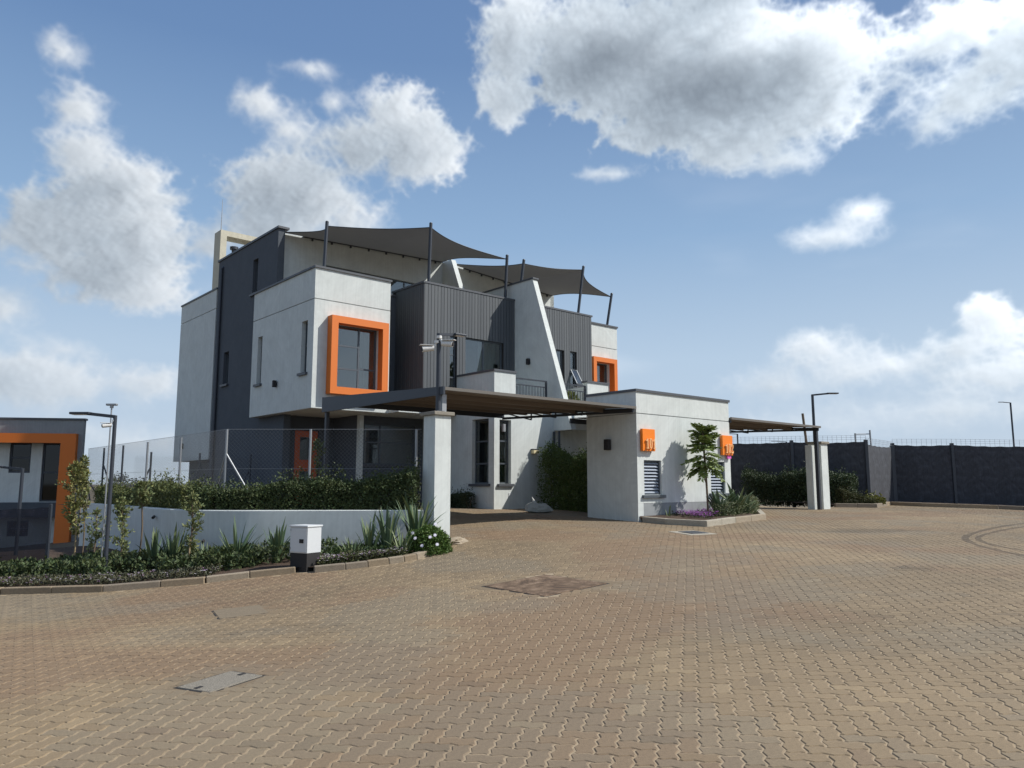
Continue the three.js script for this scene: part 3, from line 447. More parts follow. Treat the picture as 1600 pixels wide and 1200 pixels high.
  h.part('downpipe', [rod(V3(UD - 0.06, 0.2, -27.2), V3(UD - 0.06, 9.3, -27.2), 0.05), rod(V3(UD - 0.06, 9.3, -27.2), V3(UD + 0.05, 9.42, -27.2), 0.05)], M.metal);
  // rear white block, chimney with its beam, aerial
  h.part('white_wall', groove((a, b) => wallU(27.7, VBACK, a, b, UD - 0.02, 0.22), 2.48, 8.66, 7.95), M.white);
  h.part('wall_joint', B(UD + 0.02, UD + 0.15, 7.936, 7.964, 27.72, VBACK), M.greyplaster);
  h.part('rear_wall', [B(UD + 0.2, 12.2, 2.48, 8.66, 27.7, 27.9), B(12.0, UE, -0.8, 8.66, VBACK - 0.22, VBACK), B(UD + 0.2, 12.0, 2.48, 8.66, VBACK - 0.22, VBACK), B(UD + 0.2, UE - 0.2, 8.4, 8.55, 27.9, VBACK - 0.22), B(UD + 0.2, 12.0, 2.48, 2.62, 27.9, VBACK - 0.22)], M.white);
  h.part('undercroft_wall', [wallU(27.65, VBACK - 0.3, -0.9, 2.478, UD + 0.5, 0.2)], M.darkplaster);
  h.part('coping', B(UD - 0.05, UD + 0.24, 8.66, 8.72, 27.66, VBACK + 0.03), M.coping);
  h.part('lamp_fitting', RB(UD - 0.12, UD - 0.02, 2.95, 3.15, 30.4, 30.55, 0.01), M.black);
  const ch = h.part('chimney', [B(UD + 0.01, UD + 0.24, 8.73, 10.92, 27.68, 28.3), B(UD + 0.24, 11.1, 10.72, 10.92, 27.68, 28.3), B(11.1, 11.3, 8.73, 10.92, 27.68, 28.3)], M.cream);
  h.part('flue', [rod(V3(10.55, 9.4, -28), V3(10.55, 10.35, -28), 0.09), rod(V3(10.55, 10.35, -28), V3(10.55, 10.45, -28), 0.16, 0.16)], M.metal, ch);
  h.part('aerial', rod(V3(UD + 0.13, 10.92, -28), V3(UD + 0.13, 12.2, -28), 0.018, 0.008, 6), M.galv, ch);
  // set-back top storey
  const backWall = (u0, u1, ya, yb, holes) => { const s = new THREE.Shape([[u0, 6.85], [u1, 6.85], [u1, yb], [u0, ya]].map((p) => new THREE.Vector2(...p))); for (const [c0, c1, d0, d1] of holes) s.holes.push(new THREE.Path([[c0, d0], [c0, d1], [c1, d1], [c1, d0]].map((p) => new THREE.Vector2(...p)))); return ext(s, 0.2).translate(0, 0, -23.02); };
  const d1 = [11.6, 15.9, 6.9, 8.85], d2 = [17.2, 21.4, 6.9, 8.85];
  h.part('terrace_back_wall', [backWall(UD + 0.22, UF, 9.6, 9.98, [d1]), backWall(UF + 0.2, UE, 9.98, 9.6, [d2])], M.white);
  for (const q of [d1, d2]) windowPart(h, h.g, 'v', ...q, 22.82, { inset: 0.08, vert: [lerp(q[0], q[1], 0.25), lerp(q[0], q[1], 0.5), lerp(q[0], q[1], 0.75)], sill: false, name: 'sliding_door' });
  h.part('top_roof', [B(UD + 0.22, UE - 0.2, 9.38, 9.5, 23.02, 27.7)], M.concrete);
  h.part('side_wall', [B(UE - 0.2, UE, 0.3, 9.5, 22.82, 27.9), B(UE - 0.2, UE, 0.3, 8.66, 27.9, VBACK - 0.22), B(UE - 0.2, UE, 0.3, TOP, VW + 0.22, 22.82)], M.white);
  h.part('inner_floor', [B(UD + 0.22, UE - 0.2, 3.72, 3.88, 20.6, VBACK - 0.3), B(UD + 0.22, UE - 0.2, 6.66, 6.84, 23.02, 27.6), B(UB, UE - 0.2, 0.6, 0.86, 17.2, VBACK - 0.3)], M.room);
  h.part('inner_wall', [B(UD + 0.3, 11.8, SOF + 0.2, 6.69, 23.6, 23.75), B(12.2, 16.3, SOF + 0.2, 6.69, 22.6, 22.75), B(16.8, 22, SOF + 0.2, 6.69, 22.6, 22.75), B(14.4, 16.3, 0.9, 3.6, 20.0, 20.15)], M.room);
  // ground floor of the first unit: recessed entrance, dark wall with wide window
  const gd = [10.42, 11.22, 0.98, 3.26], nw = [12.1, 12.1, 0, 0];
  h.part('entrance_wall', wallV(UD + 0.22, 11.7, 0.5, SOF - 0.012, 22.0, 0.2, [gd]), M.darkplaster);
  const dr = h.part('front_door', ext(rectShape(gd[0] + 0.02, gd[1] - 0.02, gd[2], gd[3] - 0.02, [[10.62, 11.02, 1.25, 2.0], [10.62, 11.02, 2.35, 3.05]]), 0.06).translate(0, 0, -22.12), M.dooorange);
  h.part('door_glass', [B(10.62, 11.02, 1.25, 2.0, 22.07, 22.08), B(10.62, 11.02, 2.35, 3.05, 22.07, 22.08)], M.glass, dr);
  const bw = [11.95, 13.8, 2.2, 3.44];
  h.part('dark_wall', [wallV(11.7, UB, 0.5, SOF - 0.012, 20.5, 0.2, [bw]), B(11.7, 11.9, 0.5, SOF - 0.012, 20.7, 22.0)], M.darkplaster);
  windowPart(h, h.g, 'v', ...bw, 20.5, { inset: 0.08, vert: [12.55], horiz: [[11.99, 13.76, 2.88]] });
  h.part('column', B(11.68, 11.82, 0.85, SOF - 0.015, 20.34, 20.49), M.white);
  // recess between the boxes and the clad box
  h.part('dark_wall', [wallV(12.05, 12.86, SOF, TOP - 0.15, 20.3, 0.2)], M.darkplaster);
  h.part('coping', B(12.08, 12.84, TOP - 0.15, TOP - 0.09, 20.26, 20.54), M.coping);
  const cw = [[13.82, 14.08, 3.95, 6.14], [14.41, 15.95, 4.5, 6.15]], cw2 = [[18.34, 18.72, 3.95, 6.23], [19.03, 19.36, 5.0, 6.24]];
  const boards = (parent, u0, u1, y0, y1, v, holes) => {              // upright boards, each its own piece, cut round the openings
    const pitch = 0.118, n = Math.round((u1 - u0) / pitch);
    for (let i = 0; i < n; i++) {
      const a = lerp(u0, u1, i / n), b = lerp(u0, u1, (i + 1) / n) - 0.014; let segs = [[y0, y1]];
      for (const [c0, c1, e0, e1] of holes) if (b > c0 && a < c1) { if (a < c0 - 0.02 || b > c1 + 0.02) { segs = segs.flatMap(([p, q]) => [[p, Math.min(q, e0)], [Math.max(p, e1), q]]).filter(([p, q]) => q - p > 0.03); h.part('board', a < c0 ? B(a, c0, e0, e1, v - 0.024, v) : B(c1, b, e0, e1, v - 0.024, v), M.boardA, parent); } else segs = segs.flatMap(([p, q]) => [[p, Math.min(q, e0)], [Math.max(p, e1), q]]).filter(([p, q]) => q - p > 0.03); }
      for (const [p, q] of segs) h.part('board', B(a, b, p, q, v - 0.024, v), [M.boardA, M.boardB, M.boardC][Math.floor(rnd() * 3)], parent);
    }
  };
  const cl1 = h.part('cladding', [wallV(12.86, UF, SOF, TOP, VC, 0.2, cw), wallU(VC + 0.2, 20.5, SOF, TOP, 12.86, 0.2)], M.black);
  boards(cl1, 12.862, UF - 0.002, SOF + 0.01, TOP - 0.004, VC, cw);
  for (let i = 0; i < 14; i++) h.part('board', B(12.836, 12.86, SOF + 0.01, TOP - 0.004, VC - 0.02 + i * 0.112, VC - 0.02 + i * 0.112 + 0.1), [M.boardA, M.boardC][i % 2], cl1);
  windowPart(h, h.g, 'v', ...cw[0], VC, { inset: 0.06, sill: false, horiz: [[13.86, 14.04, 5.55], [13.86, 14.04, 4.85]], name: 'balcony_door' });
  windowPart(h, h.g, 'v', ...cw[1], VC, { inset: 0.06, sill: false, vert: [15.18], curtain: [15.2, 15.9] });
  h.part('coping', [copingV(12.83, UF - 0.03, TOP, VC), B(12.8, 13.08, TOP, TOP + 0.06, VC + 0.24, 20.5)], M.coping);
  const cl2 = h.part('cladding', [wallV(UF + 0.2, 20.15, SOF, TOP, VC, 0.2, cw2), B(19.95, 20.15, SOF, TOP, VC + 0.2, 20.3)], M.black);
  boards(cl2, UF + 0.202, 20.148, SOF + 0.01, TOP - 0.004, VC, cw2);
  windowPart(h, h.g, 'v', ...cw2[0], VC, { inset: 0.06, sill: false, name: 'balcony_door' });
  windowPart(h, h.g, 'v', ...cw2[1], VC, { inset: 0.06, sill: false, horiz: [[19.07, 19.32, 5.62]] });
  { const s = h.part('open_casement', [bar(V3(19.05, 5.58, -VC + 0.02), V3(19.05, 5.06, -VC + 0.32), 0.035), bar(V3(19.34, 5.58, -VC + 0.02), V3(19.34, 5.06, -VC + 0.32), 0.035), bar(V3(19.07, 5.06, -VC + 0.32), V3(19.32, 5.06, -VC + 0.32), 0.035), bar(V3(19.07, 5.58, -VC + 0.02), V3(19.32, 5.58, -VC + 0.02), 0.035)], M.frame); h.part('pane', bar(V3(19.195, 5.56, -VC + 0.035), V3(19.195, 5.08, -VC + 0.31), 0.25, 0.006), M.glass, s); }
  h.part('coping', copingV(UF + 0.23, 20.16, TOP, VC), M.coping);
  // second unit's white box with its orange surround
  const ow2 = [20.85, 21.75, 4.3, 6.12];
  h.part('white_wall', groove((a, b, q) => wallV(20.15, UE, a, b, VW, 0.22, q), SOF, TOP - 0.04, 6.74, [ow2]), M.white);
  h.part('wall_joint', B(20.15, UE - 0.03, 6.726, 6.754, VW + 0.025, VW + 0.2), M.greyplaster);
  windowPart(h, h.g, 'v', ...ow2, VW, { inset: 0.1, vert: [21.02], horiz: [[21.02, 21.71, 5.2]], sill: false });
  h.part('orange_surround', surround(20.64, 21.95, 4.09, 6.29, VW - 0.26, VW - 0.002, 0.17), M.orange);
  h.part('coping', copingV(20.18, UE, TOP - 0.04, VW), M.coping);
  h.part('soffit', B(20.15, UE - 0.003, SOF - 0.012, SOF + 0.14, VW + 0.003, 22.8), M.white);
  // sloping party wall between the units
  h.part('party_wall', polyU([[16.92, 0.4], [16.92, 3.23], [16.15, 3.23], [17.85, 8.2], [20.5, 8.2], [21.55, 8.2], [22.28, 9.85], [22.82, 9.85], [22.82, 6.6], [20.8, 0.4]], UF, 0.2), M.white);
  h.part('coping', [B(UF - 0.03, UF + 0.23, 8.2, 8.25, 17.8, 21.56)], M.coping);
  wallLamp('u', 18.0, 5.5, UF); wallLamp('u', 17.15, 3.05, UF);
  h.part('downpipe', [rod(V3(UF - 0.06, 0.95, -16.98 + 0.14), V3(UF - 0.06, 3.2, -16.98 + 0.14), 0.04), rod(V3(UF - 0.06, 0.95, -16.98 + 0.36), V3(UF - 0.06, 3.2, -16.98 + 0.36), 0.035)], M.metal);
  // projecting bay with balcony, first unit
  const bl = [17.17, 17.94, 1.62, 3.5], bf = [14.28, 14.72, 1.62, 3.46];
  h.part('bay_wall', [wallV(UB, UF, 0.4, 3.72, VB, 0.22, [bf]), wallU(VB + 0.22, 20.5, 0.4, 3.72, UB, 0.22, [bl])], M.white);
  windowPart(h, h.g, 'u', ...bl, UB, { inset: 0.12, horiz: [[17.2, 17.9, 2.85], [17.2, 17.9, 2.2]] });
  windowPart(h, h.g, 'v', ...bf, VB, { inset: 0.12, horiz: [[14.3, 14.7, 2.85], [14.3, 14.7, 2.2]], curtain: [14.5, 14.75] });
  h.part('balcony_floor', B(UB + 0.003, UF, 3.72, 3.9, VB + 0.003, VC), M.white);
  h.part('balcony_parapet', [wallU(VB, VC, 3.72, 4.86, UB, 0.2), B(UB + 0.2, 14.9, 3.72, 4.86, VB, VB + 0.2)], M.white);
  h.part('coping', [B(UB - 0.03, UB + 0.23, 4.86, 4.92, VB - 0.03, VC - 0.03), B(UB + 0.23, 14.92, 4.86, 4.92, VB - 0.03, VB + 0.23)], M.coping);
  const railing = (u0, u1) => { const r = h.part('railing', [B(u0, u1, 4.72, 4.76, VB + 0.06, VB + 0.1), B(u0, u1, 4.54, 4.57, VB + 0.065, VB + 0.095), B(u0, u1, 3.98, 4.01, VB + 0.065, VB + 0.095), B(u1 - 0.05, u1, 3.9, 4.72, VB + 0.055, VB + 0.105)], M.metal); const n = Math.round((u1 - u0) / 0.12); for (let i = 1; i < n; i++) { const u = lerp(u0, u1, i / n); h.part('baluster', B(u - 0.008, u + 0.008, 4.01, 4.54, VB + 0.072, VB + 0.088), M.metal, r); } };
  railing(14.9, 16.24); railing(16.66, 17.96);
  h.part('balcony_parapet', [B(17.98, 18.98, 3.72, 4.86, VB, VB + 0.2), B(18.78, 18.98, 3.72, 4.86, VB + 0.2, VC), B(UF + 0.2, 18.98, 3.24, 3.72, VB - 0.7, VB - 0.5), B(UF + 0.2, 18.98, 3.6, 3.718, VB - 0.5, VC)], M.white);
  h.part('coping', B(17.95, 19.01, 4.86, 4.92, VB - 0.03, VB + 0.23), M.coping);
  h.part('bay_wall', [wallV(UF + 0.2, 18.98, 0.4, 3.59, VB, 0.22), B(18.76, 18.98, 0.4, 3.59, VB + 0.22, 20.5), B(18.98, UE, 0.4, SOF - 0.012, 20.5, 20.7)], M.white);
  { const l = h.part('porch_light', RB(15.5, 15.72, 2.5, 2.62, VB - 0.12, VB, 0.02), M.lampglass); h.part('bracket', RB(15.49, 15.73, 2.62, 2.65, VB - 0.13, VB, 0.008), M.metal, l); }
  h.part('tap_plate', B(14.62, 14.72, 1.24, 1.36, VB - 0.012, VB), M.boxwhite);
}
// shade sails over the roof terraces
function sail(name, label, T, Bk, P) {
  const o = T, h = new HouseThing(name, label, 'shade sail', (T[0] + Bk[0]) / 2, 20.5, 6.85, 'shade sails over the roof terraces'), pt = (q) => V3(q[0], q[2], -q[1]);
  const t = pt(T), b = pt(Bk), p = P.map((q) => pt(q[1])), ctr = [t, b, ...p].reduce((s, q) => s.add(q), V3()).multiplyScalar(1 / 5);
  const scallop = (a, c, k) => (s) => { const q = a.clone().lerp(c, s), pull = Math.sin(Math.PI * s); return q.add(ctr.clone().sub(a.clone().lerp(c, 0.5)).multiplyScalar(k * pull)); };
  const C0 = (s) => t.clone().lerp(b, s), e1 = scallop(p[0], p[1], 0.13), e2 = scallop(p[1], p[2], 0.17), C1 = (s) => (s < 0.5 ? e1(s * 2) : e2(s * 2 - 1)), D0 = scallop(t, p[0], 0.15), D1 = scallop(b, p[2], 0.16);
  const n = 28, m = 16, pos = [], uv = [], idx = [];
  for (let j = 0; j <= m; j++) for (let i = 0; i <= n; i++) { const s = i / n, r = j / m, q = C0(s).multiplyScalar(1 - r).add(C1(s).multiplyScalar(r)).add(D0(r).multiplyScalar(1 - s)).add(D1(r).multiplyScalar(s)).sub(t.clone().multiplyScalar((1 - s) * (1 - r))).sub(b.clone().multiplyScalar(s * (1 - r))).sub(p[0].clone().multiplyScalar((1 - s) * r)).sub(p[2].clone().multiplyScalar(s * r)); q.y -= 0.10 * Math.sin(Math.PI * s) * Math.sin(Math.PI * r); pos.push(q.x, q.y, q.z); uv.push(s * 6, r * 4); }
  for (let j = 0; j < m; j++) for (let i = 0; i < n; i++) { const a = j * (n + 1) + i, c = a + n + 1; idx.push(a, a + 1, c, a + 1, c + 1, c); }
  const g = new THREE.BufferGeometry(); g.setAttribute('position', new THREE.Float32BufferAttribute(pos, 3)); g.setAttribute('uv', new THREE.Float32BufferAttribute(uv, 2)); g.setIndex(idx); g.computeVertexNormals();
  const f = h.part('fabric', g, M.sail);
  const hem = (fn) => new THREE.TubeGeometry(new THREE.CatmullRomCurve3(Array.from({ length: 13 }, (_, i) => fn(i / 12))), 24, 0.014, 5);
  h.part('hem_cable', [hem(e1), hem(e2), hem(D0), hem(D1)], M.metal, f);
  for (const [base, top] of P) { const a = pt(base), c = pt(top), d = c.clone().sub(a).normalize(), q = h.part('post', rod(a, c.clone().addScaledVector(d, 0.12), 0.05, 0.05, 12), M.metal); h.part('post_cap', rod(c.clone().addScaledVector(d, 0.12), c.clone().addScaledVector(d, 0.15), 0.054, 0.04, 12), M.metal, q); }
  const rail = h.part('back_rail', rod(t.clone().lerp(b, 0.13), b, 0.035), M.metal);
  for (let i = 0; i < 8; i++) { const q = t.clone().lerp(b, 0.18 + i * 0.11); h.part('clamp', [bar(q.clone().add(V3(0, -0.1, -0.0)), q.clone().add(V3(0, 0.02, 0)), 0.05), bar(q.clone().add(V3(0, -0.08, 0.0)), q.clone().add(V3(0, -0.08, -0.12)), 0.03)], M.metal, rail); }
}
sail('shade_sail', 'dark taupe shade sail stretched from the dark stair wall to three roof posts', [10.0, 22.79, 9.6], [16.42, 22.79, 9.86], [[[10.25, 20.2, 6.85], [10.33, 20.2, 9.2]], [[13.14, 18.98, 6.85], [13.16, 18.9, 9.46]], [[16.2, 18.98, 6.85], [16.26, 18.9, 9.06]]]);
sail('shade_sail', 'dark taupe shade sail beyond the sloping party wall, on leaning roof posts', [16.75, 22.79, 9.86], [22.1, 22.79, 9.5], [[[16.8, 19.05, 6.85], [17.0, 18.9, 9.05]], [[19.6, 19.0, 6.85], [19.93, 18.9, 9.38]], [[21.8, 19.62, 6.85], [22.13, 19.5, 8.84]]]);
let balconyPot;
{ const g = new HouseThing('potted_plant', 'yellow-green potted plant behind the railing of the far balcony', 'plant', 17.55, 17.3, 3.9); g.part('pot', new THREE.LatheGeometry([[0, 0], [0.12, 0], [0.16, 0.32], [0.14, 0.32], [0.13, 0.28], [0, 0.28]].map((p) => new THREE.Vector2(...p)), 16).translate(17.55, 3.902, -17.3), M.kerbB); balconyPot = g; }

// ------------------------------------------------------------------ service block with the house numbers
const G0 = 14.03, G1 = 17.85, GV0 = 11.65, GV1 = 13.25, GT = 3.78;
{
  const h = new HouseThing('service_block', 'low white service block carrying two orange house number plates', 'outbuilding', G0, GV0, 0.7), l1 = [14.27, 14.92, 1.36, 2.17], l2 = [16.94, 17.58, 1.38, 2.19];
  h.part('wall', [wallV(G0, G1, 1.17, 3.255, GV0, 0.2, [l1, l2]), wallV(G0, G1, 3.275, GT, GV0, 0.2), wallU(GV0 + 0.2, GV1, 0.5, 3.255, G0, 0.2), wallU(GV0 + 0.2, GV1, 3.275, GT, G0, 0.2), B(G0 + 0.2, G1, 0.5, GT, GV1 - 0.2, GV1), B(G1 - 0.2, G1, 0.5, GT, GV0 + 0.2, GV1 - 0.2), B(G0, G0 + 0.2, 0.5, 1.17, GV0 + 0.002, GV0 + 0.2)], M.white);
  h.part('wall_joint', [B(G0 + 0.03, G1 - 0.03, 3.25, 3.28, GV0 + 0.02, GV0 + 0.18), B(G0 + 0.02, G0 + 0.18, 3.25, 3.28, GV0 + 0.2, GV1 - 0.03)], M.greyplaster);
  h.part('plinth', B(G0 + 0.2, G1 - 0.003, 0.5, 1.168, GV0 + 0.004, GV0 + 0.2), M.greyplaster);
  h.part('roof', B(G0 + 0.2, G1 - 0.2, 3.5, 3.6, GV0 + 0.2, GV1 - 0.2), M.concrete);
  h.part('coping', [B(G0 - 0.03, G1 + 0.03, GT, GT + 0.06, GV0 - 0.03, GV0 + 0.22), B(G0 - 0.03, G1 + 0.03, GT, GT + 0.06, GV1 - 0.22, GV1 + 0.03), B(G0 - 0.03, G0 + 0.22, GT, GT + 0.06, GV0 + 0.22, GV1 - 0.22), B(G1 - 0.22, G1 + 0.03, GT, GT + 0.06, GV0 + 0.22, GV1 - 0.22)], M.coping);
  const slatMat = std(rgb(0.30, 0.34, 0.40), { roughness: 0.5 });
  for (const [a0, a1, y0, y1] of [l1, l2]) {
    const f = h.part('louvre_window', [B(a0, a0 + 0.04, y0, y1, GV0 + 0.05, GV0 + 0.13), B(a1 - 0.04, a1, y0, y1, GV0 + 0.05, GV0 + 0.13), B(a0 + 0.04, a1 - 0.04, y0, y0 + 0.035, GV0 + 0.05, GV0 + 0.13), B(a0 + 0.04, a1 - 0.04, y1 - 0.035, y1, GV0 + 0.05, GV0 + 0.13)], M.frame);
    for (let i = 0; i < 10; i++) { const y = lerp(y0 + 0.065, y1 - 0.065, i / 9); h.part('slat', new THREE.BoxGeometry(a1 - a0 - 0.082, 0.012, 0.075).rotateX(0.75).translate((a0 + a1) / 2, y, -(GV0 + 0.09)), slatMat, f); }
    h.part('sill', RB(a0 - 0.09, a1 + 0.09, y0 - 0.075, y0 - 0.004, GV0 - 0.06, GV0 + 0.05, 0.006), M.frame, f);
    h.part('backing_board', B(a0 + 0.04, a1 - 0.04, y0, y1, GV0 + 0.19, GV0 + 0.2), M.black, f);
  }
  { const l = h.part('wall_lamp', RB(G0 - 0.15, G0 - 0.03, 2.42, 2.68, 12.42, 12.56, 0.012), M.black); h.part('bracket', RB(G0 - 0.03, G0, 2.5, 2.6, 12.46, 12.52, 0.006), M.metal, l); }
}
const font = await new FontLoader().loadAsync('fonts/droid/droid_serif_bold.typeface.json');
for (const [txt, u, y] of [['101', 14.13, 2.38], ['102', 17.38, 2.36]]) {
  const h = new HouseThing('number_sign', txt === '101' ? 'orange square plate with raised house number 101 at the corner near the carport' : 'orange square plate with raised house number 102 above the magenta tag', 'sign', u, GV0, y, null);
  h.part('plate', RB(u, u + 0.46, y, y + 0.52, GV0 - 0.095, GV0 - 0.02, 0.006), M.signorange);
  h.part('stand_off', [B(u + 0.05, u + 0.1, y + 0.05, y + 0.1, GV0 - 0.02, GV0), B(u + 0.36, u + 0.41, y + 0.4, y + 0.45, GV0 - 0.02, GV0)], M.metal);
  let x = u + 0.085;
  for (const chr of txt) { const g = new TextGeometry(chr, { font, size: 0.2, depth: 0.045, curveSegments: 4, bevelEnabled: false }); g.computeBoundingBox(); const w = g.boundingBox.max.x - g.boundingBox.min.x; g.translate(-g.boundingBox.min.x, -g.boundingBox.min.y, 0); g.scale(0.098 / w, 1.18, 1); h.part('digit', g.translate(x, y + 0.055, -(GV0 - 0.093)), M.digit); x += 0.125; }
}
{ const t = solo('paper_tag', rbox(0, 0.17, 0, 0.083, -0.02, 0.012, 0.004), M.magenta, 'small magenta tag hanging below the number plate 102', 'tag'); t.position.copy(uvw(17.62, GV0 - 0.06, 2.275)); t.rotation.y = TURN; }

// carport pillars with lamps and cameras
const pillar = (u0, u1, y0, y1, v0, label) => { const h = new HouseThing('carport_pillar', label, 'pillar', (u0 + u1) / 2, v0 + (u1 - u0) / 2, y0, 'carport pillars'); const w = u1 - u0; h.part('shaft', RB(u0, u1, y0 - 0.3, y1, v0, v0 + w, 0.008), M.white); h.part('cap', RB(u0 - 0.05, u1 + 0.05, y1, y1 + 0.07, v0 - 0.05, v0 + w + 0.05, 0.012), M.concrete); return h; };
pillar(8.27, 8.64, 0.6, 2.88, GV0, 'white plastered carport pillar with a concrete cap at the curved kerb');
{ const h = pillar(22.98, 23.4, 0.82, 2.86, GV0 + 0.1, 'white plastered carport pillar beside the dark netted fence'); h.part('tap', [rod(V3(22.66, 1.25, -11.95), V3(22.9, 1.25, -11.95), 0.015), rod(V3(22.68, 1.25, -11.95), V3(22.68, 1.19, -11.95), 0.02)], M.metal); h.part('plinth_strip', RB(22.56, 22.76, 0.5, 2.8, GV0 + 0.2, GV0 + 0.4, 0.006), M.white); }
function lampPost(name, label, base, hgt, arm, dir, r = 0.045, group, headMat = M.metal) {
  const g = thing(name, label, 'lamp post', [base.x, base.y, base.z], Math.atan2(-dir[1], dir[0]), group);
  part(g, 'post', [rod(V3(0, 0, 0), V3(0, hgt, 0), r, r * 0.9, 10)], M.metal);
  part(g, 'arm', bar(V3(0, hgt - 0.02, 0), V3(arm * 0.62, hgt + 0.03, 0), 0.05), M.metal);
  const hd = part(g, 'lamp_head', rbox(arm * 0.55, arm, hgt + 0.015, hgt + 0.055, -0.07, 0.07, 0.012), headMat); part(hd, 'lens', box(arm * 0.62, arm * 0.95, hgt + 0.009, hgt + 0.015, -0.05, 0.05), M.camwhite);
  return g;
}
const R3 = [RX, -RD];
{ const b = uvw(8.42, GV0 + 0.12, 2.95), g = lampPost('lamp_post', 'charcoal lamp post on the carport pillar, carrying two white cameras', b, 1.5, 0.62, R3, 0.05);
  part(g, 'base_plate', rbox(-0.09, 0.09, 0, 0.02, -0.09, 0.09, 0.004), M.metal); }
function cctv(label, p, yaw) { const g = thing('security_camera', label, 'camera', [p.x, p.y, p.z], yaw, 'security cameras'); part(g, 'housing', [rod(V3(-0.08, 0, 0), V3(0.14, -0.03, 0), 0.05, 0.055, 12)], M.camwhite); part(g, 'hood', rbox(-0.07, 0.19, 0.045, 0.056, -0.058, 0.058, 0.004), M.camwhite); part(g, 'lens', rod(V3(0.141, -0.03, 0), V3(0.155, -0.032, 0), 0.042, 0.04, 12), M.black); part(g, 'mount', [bar(V3(-0.06, 0.0, 0), V3(-0.14, 0.12, 0), 0.035), rod(V3(-0.14, 0.1, 0), V3(-0.14, 0.15, 0), 0.05, 0.05, 10)], M.camwhite); return g; }
{ const p = uvw(8.42, GV0 + 0.12, 4.16); cctv('white camera facing left on the pillar lamp post', p.clone().add(V3(-0.17, 0, 0.06)), Math.PI * 1.1); cctv('white camera facing right on the pillar lamp post', p.clone().add(V3(0.14, 0.09, 0.08)), -0.35); }
{ const b = uvw(23.1, GV0 + 0.35, 2.93); lampPost('lamp_post', 'charcoal lamp post standing on the pillar beside the netted fence', b, 1.5, 0.82, [1, 0], 0.045); }

// carport roofs: sheet on purlins inside a wedge-shaped steel frame
function carport(name, label, u0, u1, v0, v1, yb, notch, postU, side) {
  const h = new HouseThing(name, label, 'carport', postU, v0, yb - 2.6, 'carports'), hF = 0.12, hB = 0.33, yt = (v) => yb + lerp(hF, hB, (v - v0) / (v1 - v0));
  const prism = (ua, ub, va, vb, th) => { const s = new THREE.Shape([[va, yt(va) - th], [vb, yt(vb) - th], [vb, yt(vb)], [va, yt(va)]].map((p) => new THREE.Vector2(...p))); return ext(s, ub - ua).rotateY(Math.PI / 2).translate(ua, 0, 0); };
  const sheets = notch ? [[notch[0], u1, notch[1], v1], [notch[2], u1, v0, notch[1]]] : [[u0, u1, v0, v1]], ribs = [];
  for (const [a, b, c, d] of sheets) ribs.push(prism(a, b, c, d, 0.006));
  const deck = h.part('roof_sheet', ribs, M.sheet);
  for (const [a, b, c, d] of sheets) { const n = Math.round((b - a) / 0.3); const rs = []; for (let i = 1; i < n; i++) { const u = lerp(a, b, i / n), s = new THREE.Shape([[c, yt(c) + 0.001], [d, yt(d) + 0.001], [d, yt(d) + 0.03], [c, yt(c) + 0.03]].map((p) => new THREE.Vector2(...p))); rs.push(ext(s, 0.04).rotateY(Math.PI / 2).translate(u, 0, 0)); } h.part('sheet_rib', rs, M.sheet, deck); }
  const a0 = notch ? notch[2] : u0;
  h.part('front_beam', B(a0, u1, yb + 0.085, yb + hF + 0.025, v0 - 0.06, v0 - 0.004), M.fascia);
  h.part('back_beam', B(notch ? notch[0] : u0, u1, yb + 0.17, yb + hB - 0.012, v1 - 0.0, v1 + 0.05), M.metal);
  for (let i = 1; i < 5; i++) { const v = lerp(v0, v1, i / 5); h.part('purlin', B(notch && v > notch[1] ? notch[0] : a0, u1, yt(v) - 0.1, yt(v) - 0.012, v - 0.03, v + 0.03), M.sheet); }
  const truss = (u) => { const t = []; t.push(bar(V3(u, yb + 0.03, -v0), V3(u, yb + 0.16, -v1), 0.05, 0.06)); t.push(bar(V3(u, yt(v0) - 0.045, -v0), V3(u, yt(v1) - 0.045, -v1), 0.05, 0.05)); for (let i = 0; i < 3; i++) { const va = lerp(v0, v1, 0.35 + i * 0.2), vb = va + 0.9; if (vb < v1) t.push(bar(V3(u, yb + 0.05, -va), V3(u, yt(vb) - 0.06, -vb), 0.03)); t.push(bar(V3(u, yb + 0.05, -va), V3(u, yt(va) - 0.06, -va), 0.03)); } return t; };
  if (side < 0) { const s = new THREE.Shape([[v0 - 0.06, yb], [v1 + 0.05, yb], [v1 + 0.05, yb + hB + 0.02], [v0 - 0.06, yb + hF + 0.03]].map((p) => new THREE.Vector2(...p))); h.part('side_fascia', ext(s, 0.04).rotateY(Math.PI / 2).translate(u0 - 0.04, 0, 0), M.metal); h.part('end_truss', truss(u1 - 0.05), M.metal); } else { h.part('end_truss', truss(u1 - 0.05), M.metal); h.part('end_truss', truss(a0 + 0.05), M.metal); }
  return h;
}
{ const h = carport('carport', 'carport roof with brown ribbed underside reaching to plate 101', 8.45, 13.97, GV0, 16.35, 3.27, null, 8.45, -1);
  h.part('post', [B(8.45, 8.53, 0.9, 3.27, 16.24, 16.32)], M.metal); h.part('stub_post', [B(8.5, 8.6, 2.95, 3.29, GV0 + 0.1, GV0 + 0.2)], M.galv); h.part('hanger', B(13.86, 13.94, 3.06, 3.27, 16.25, 16.33), M.galv); }
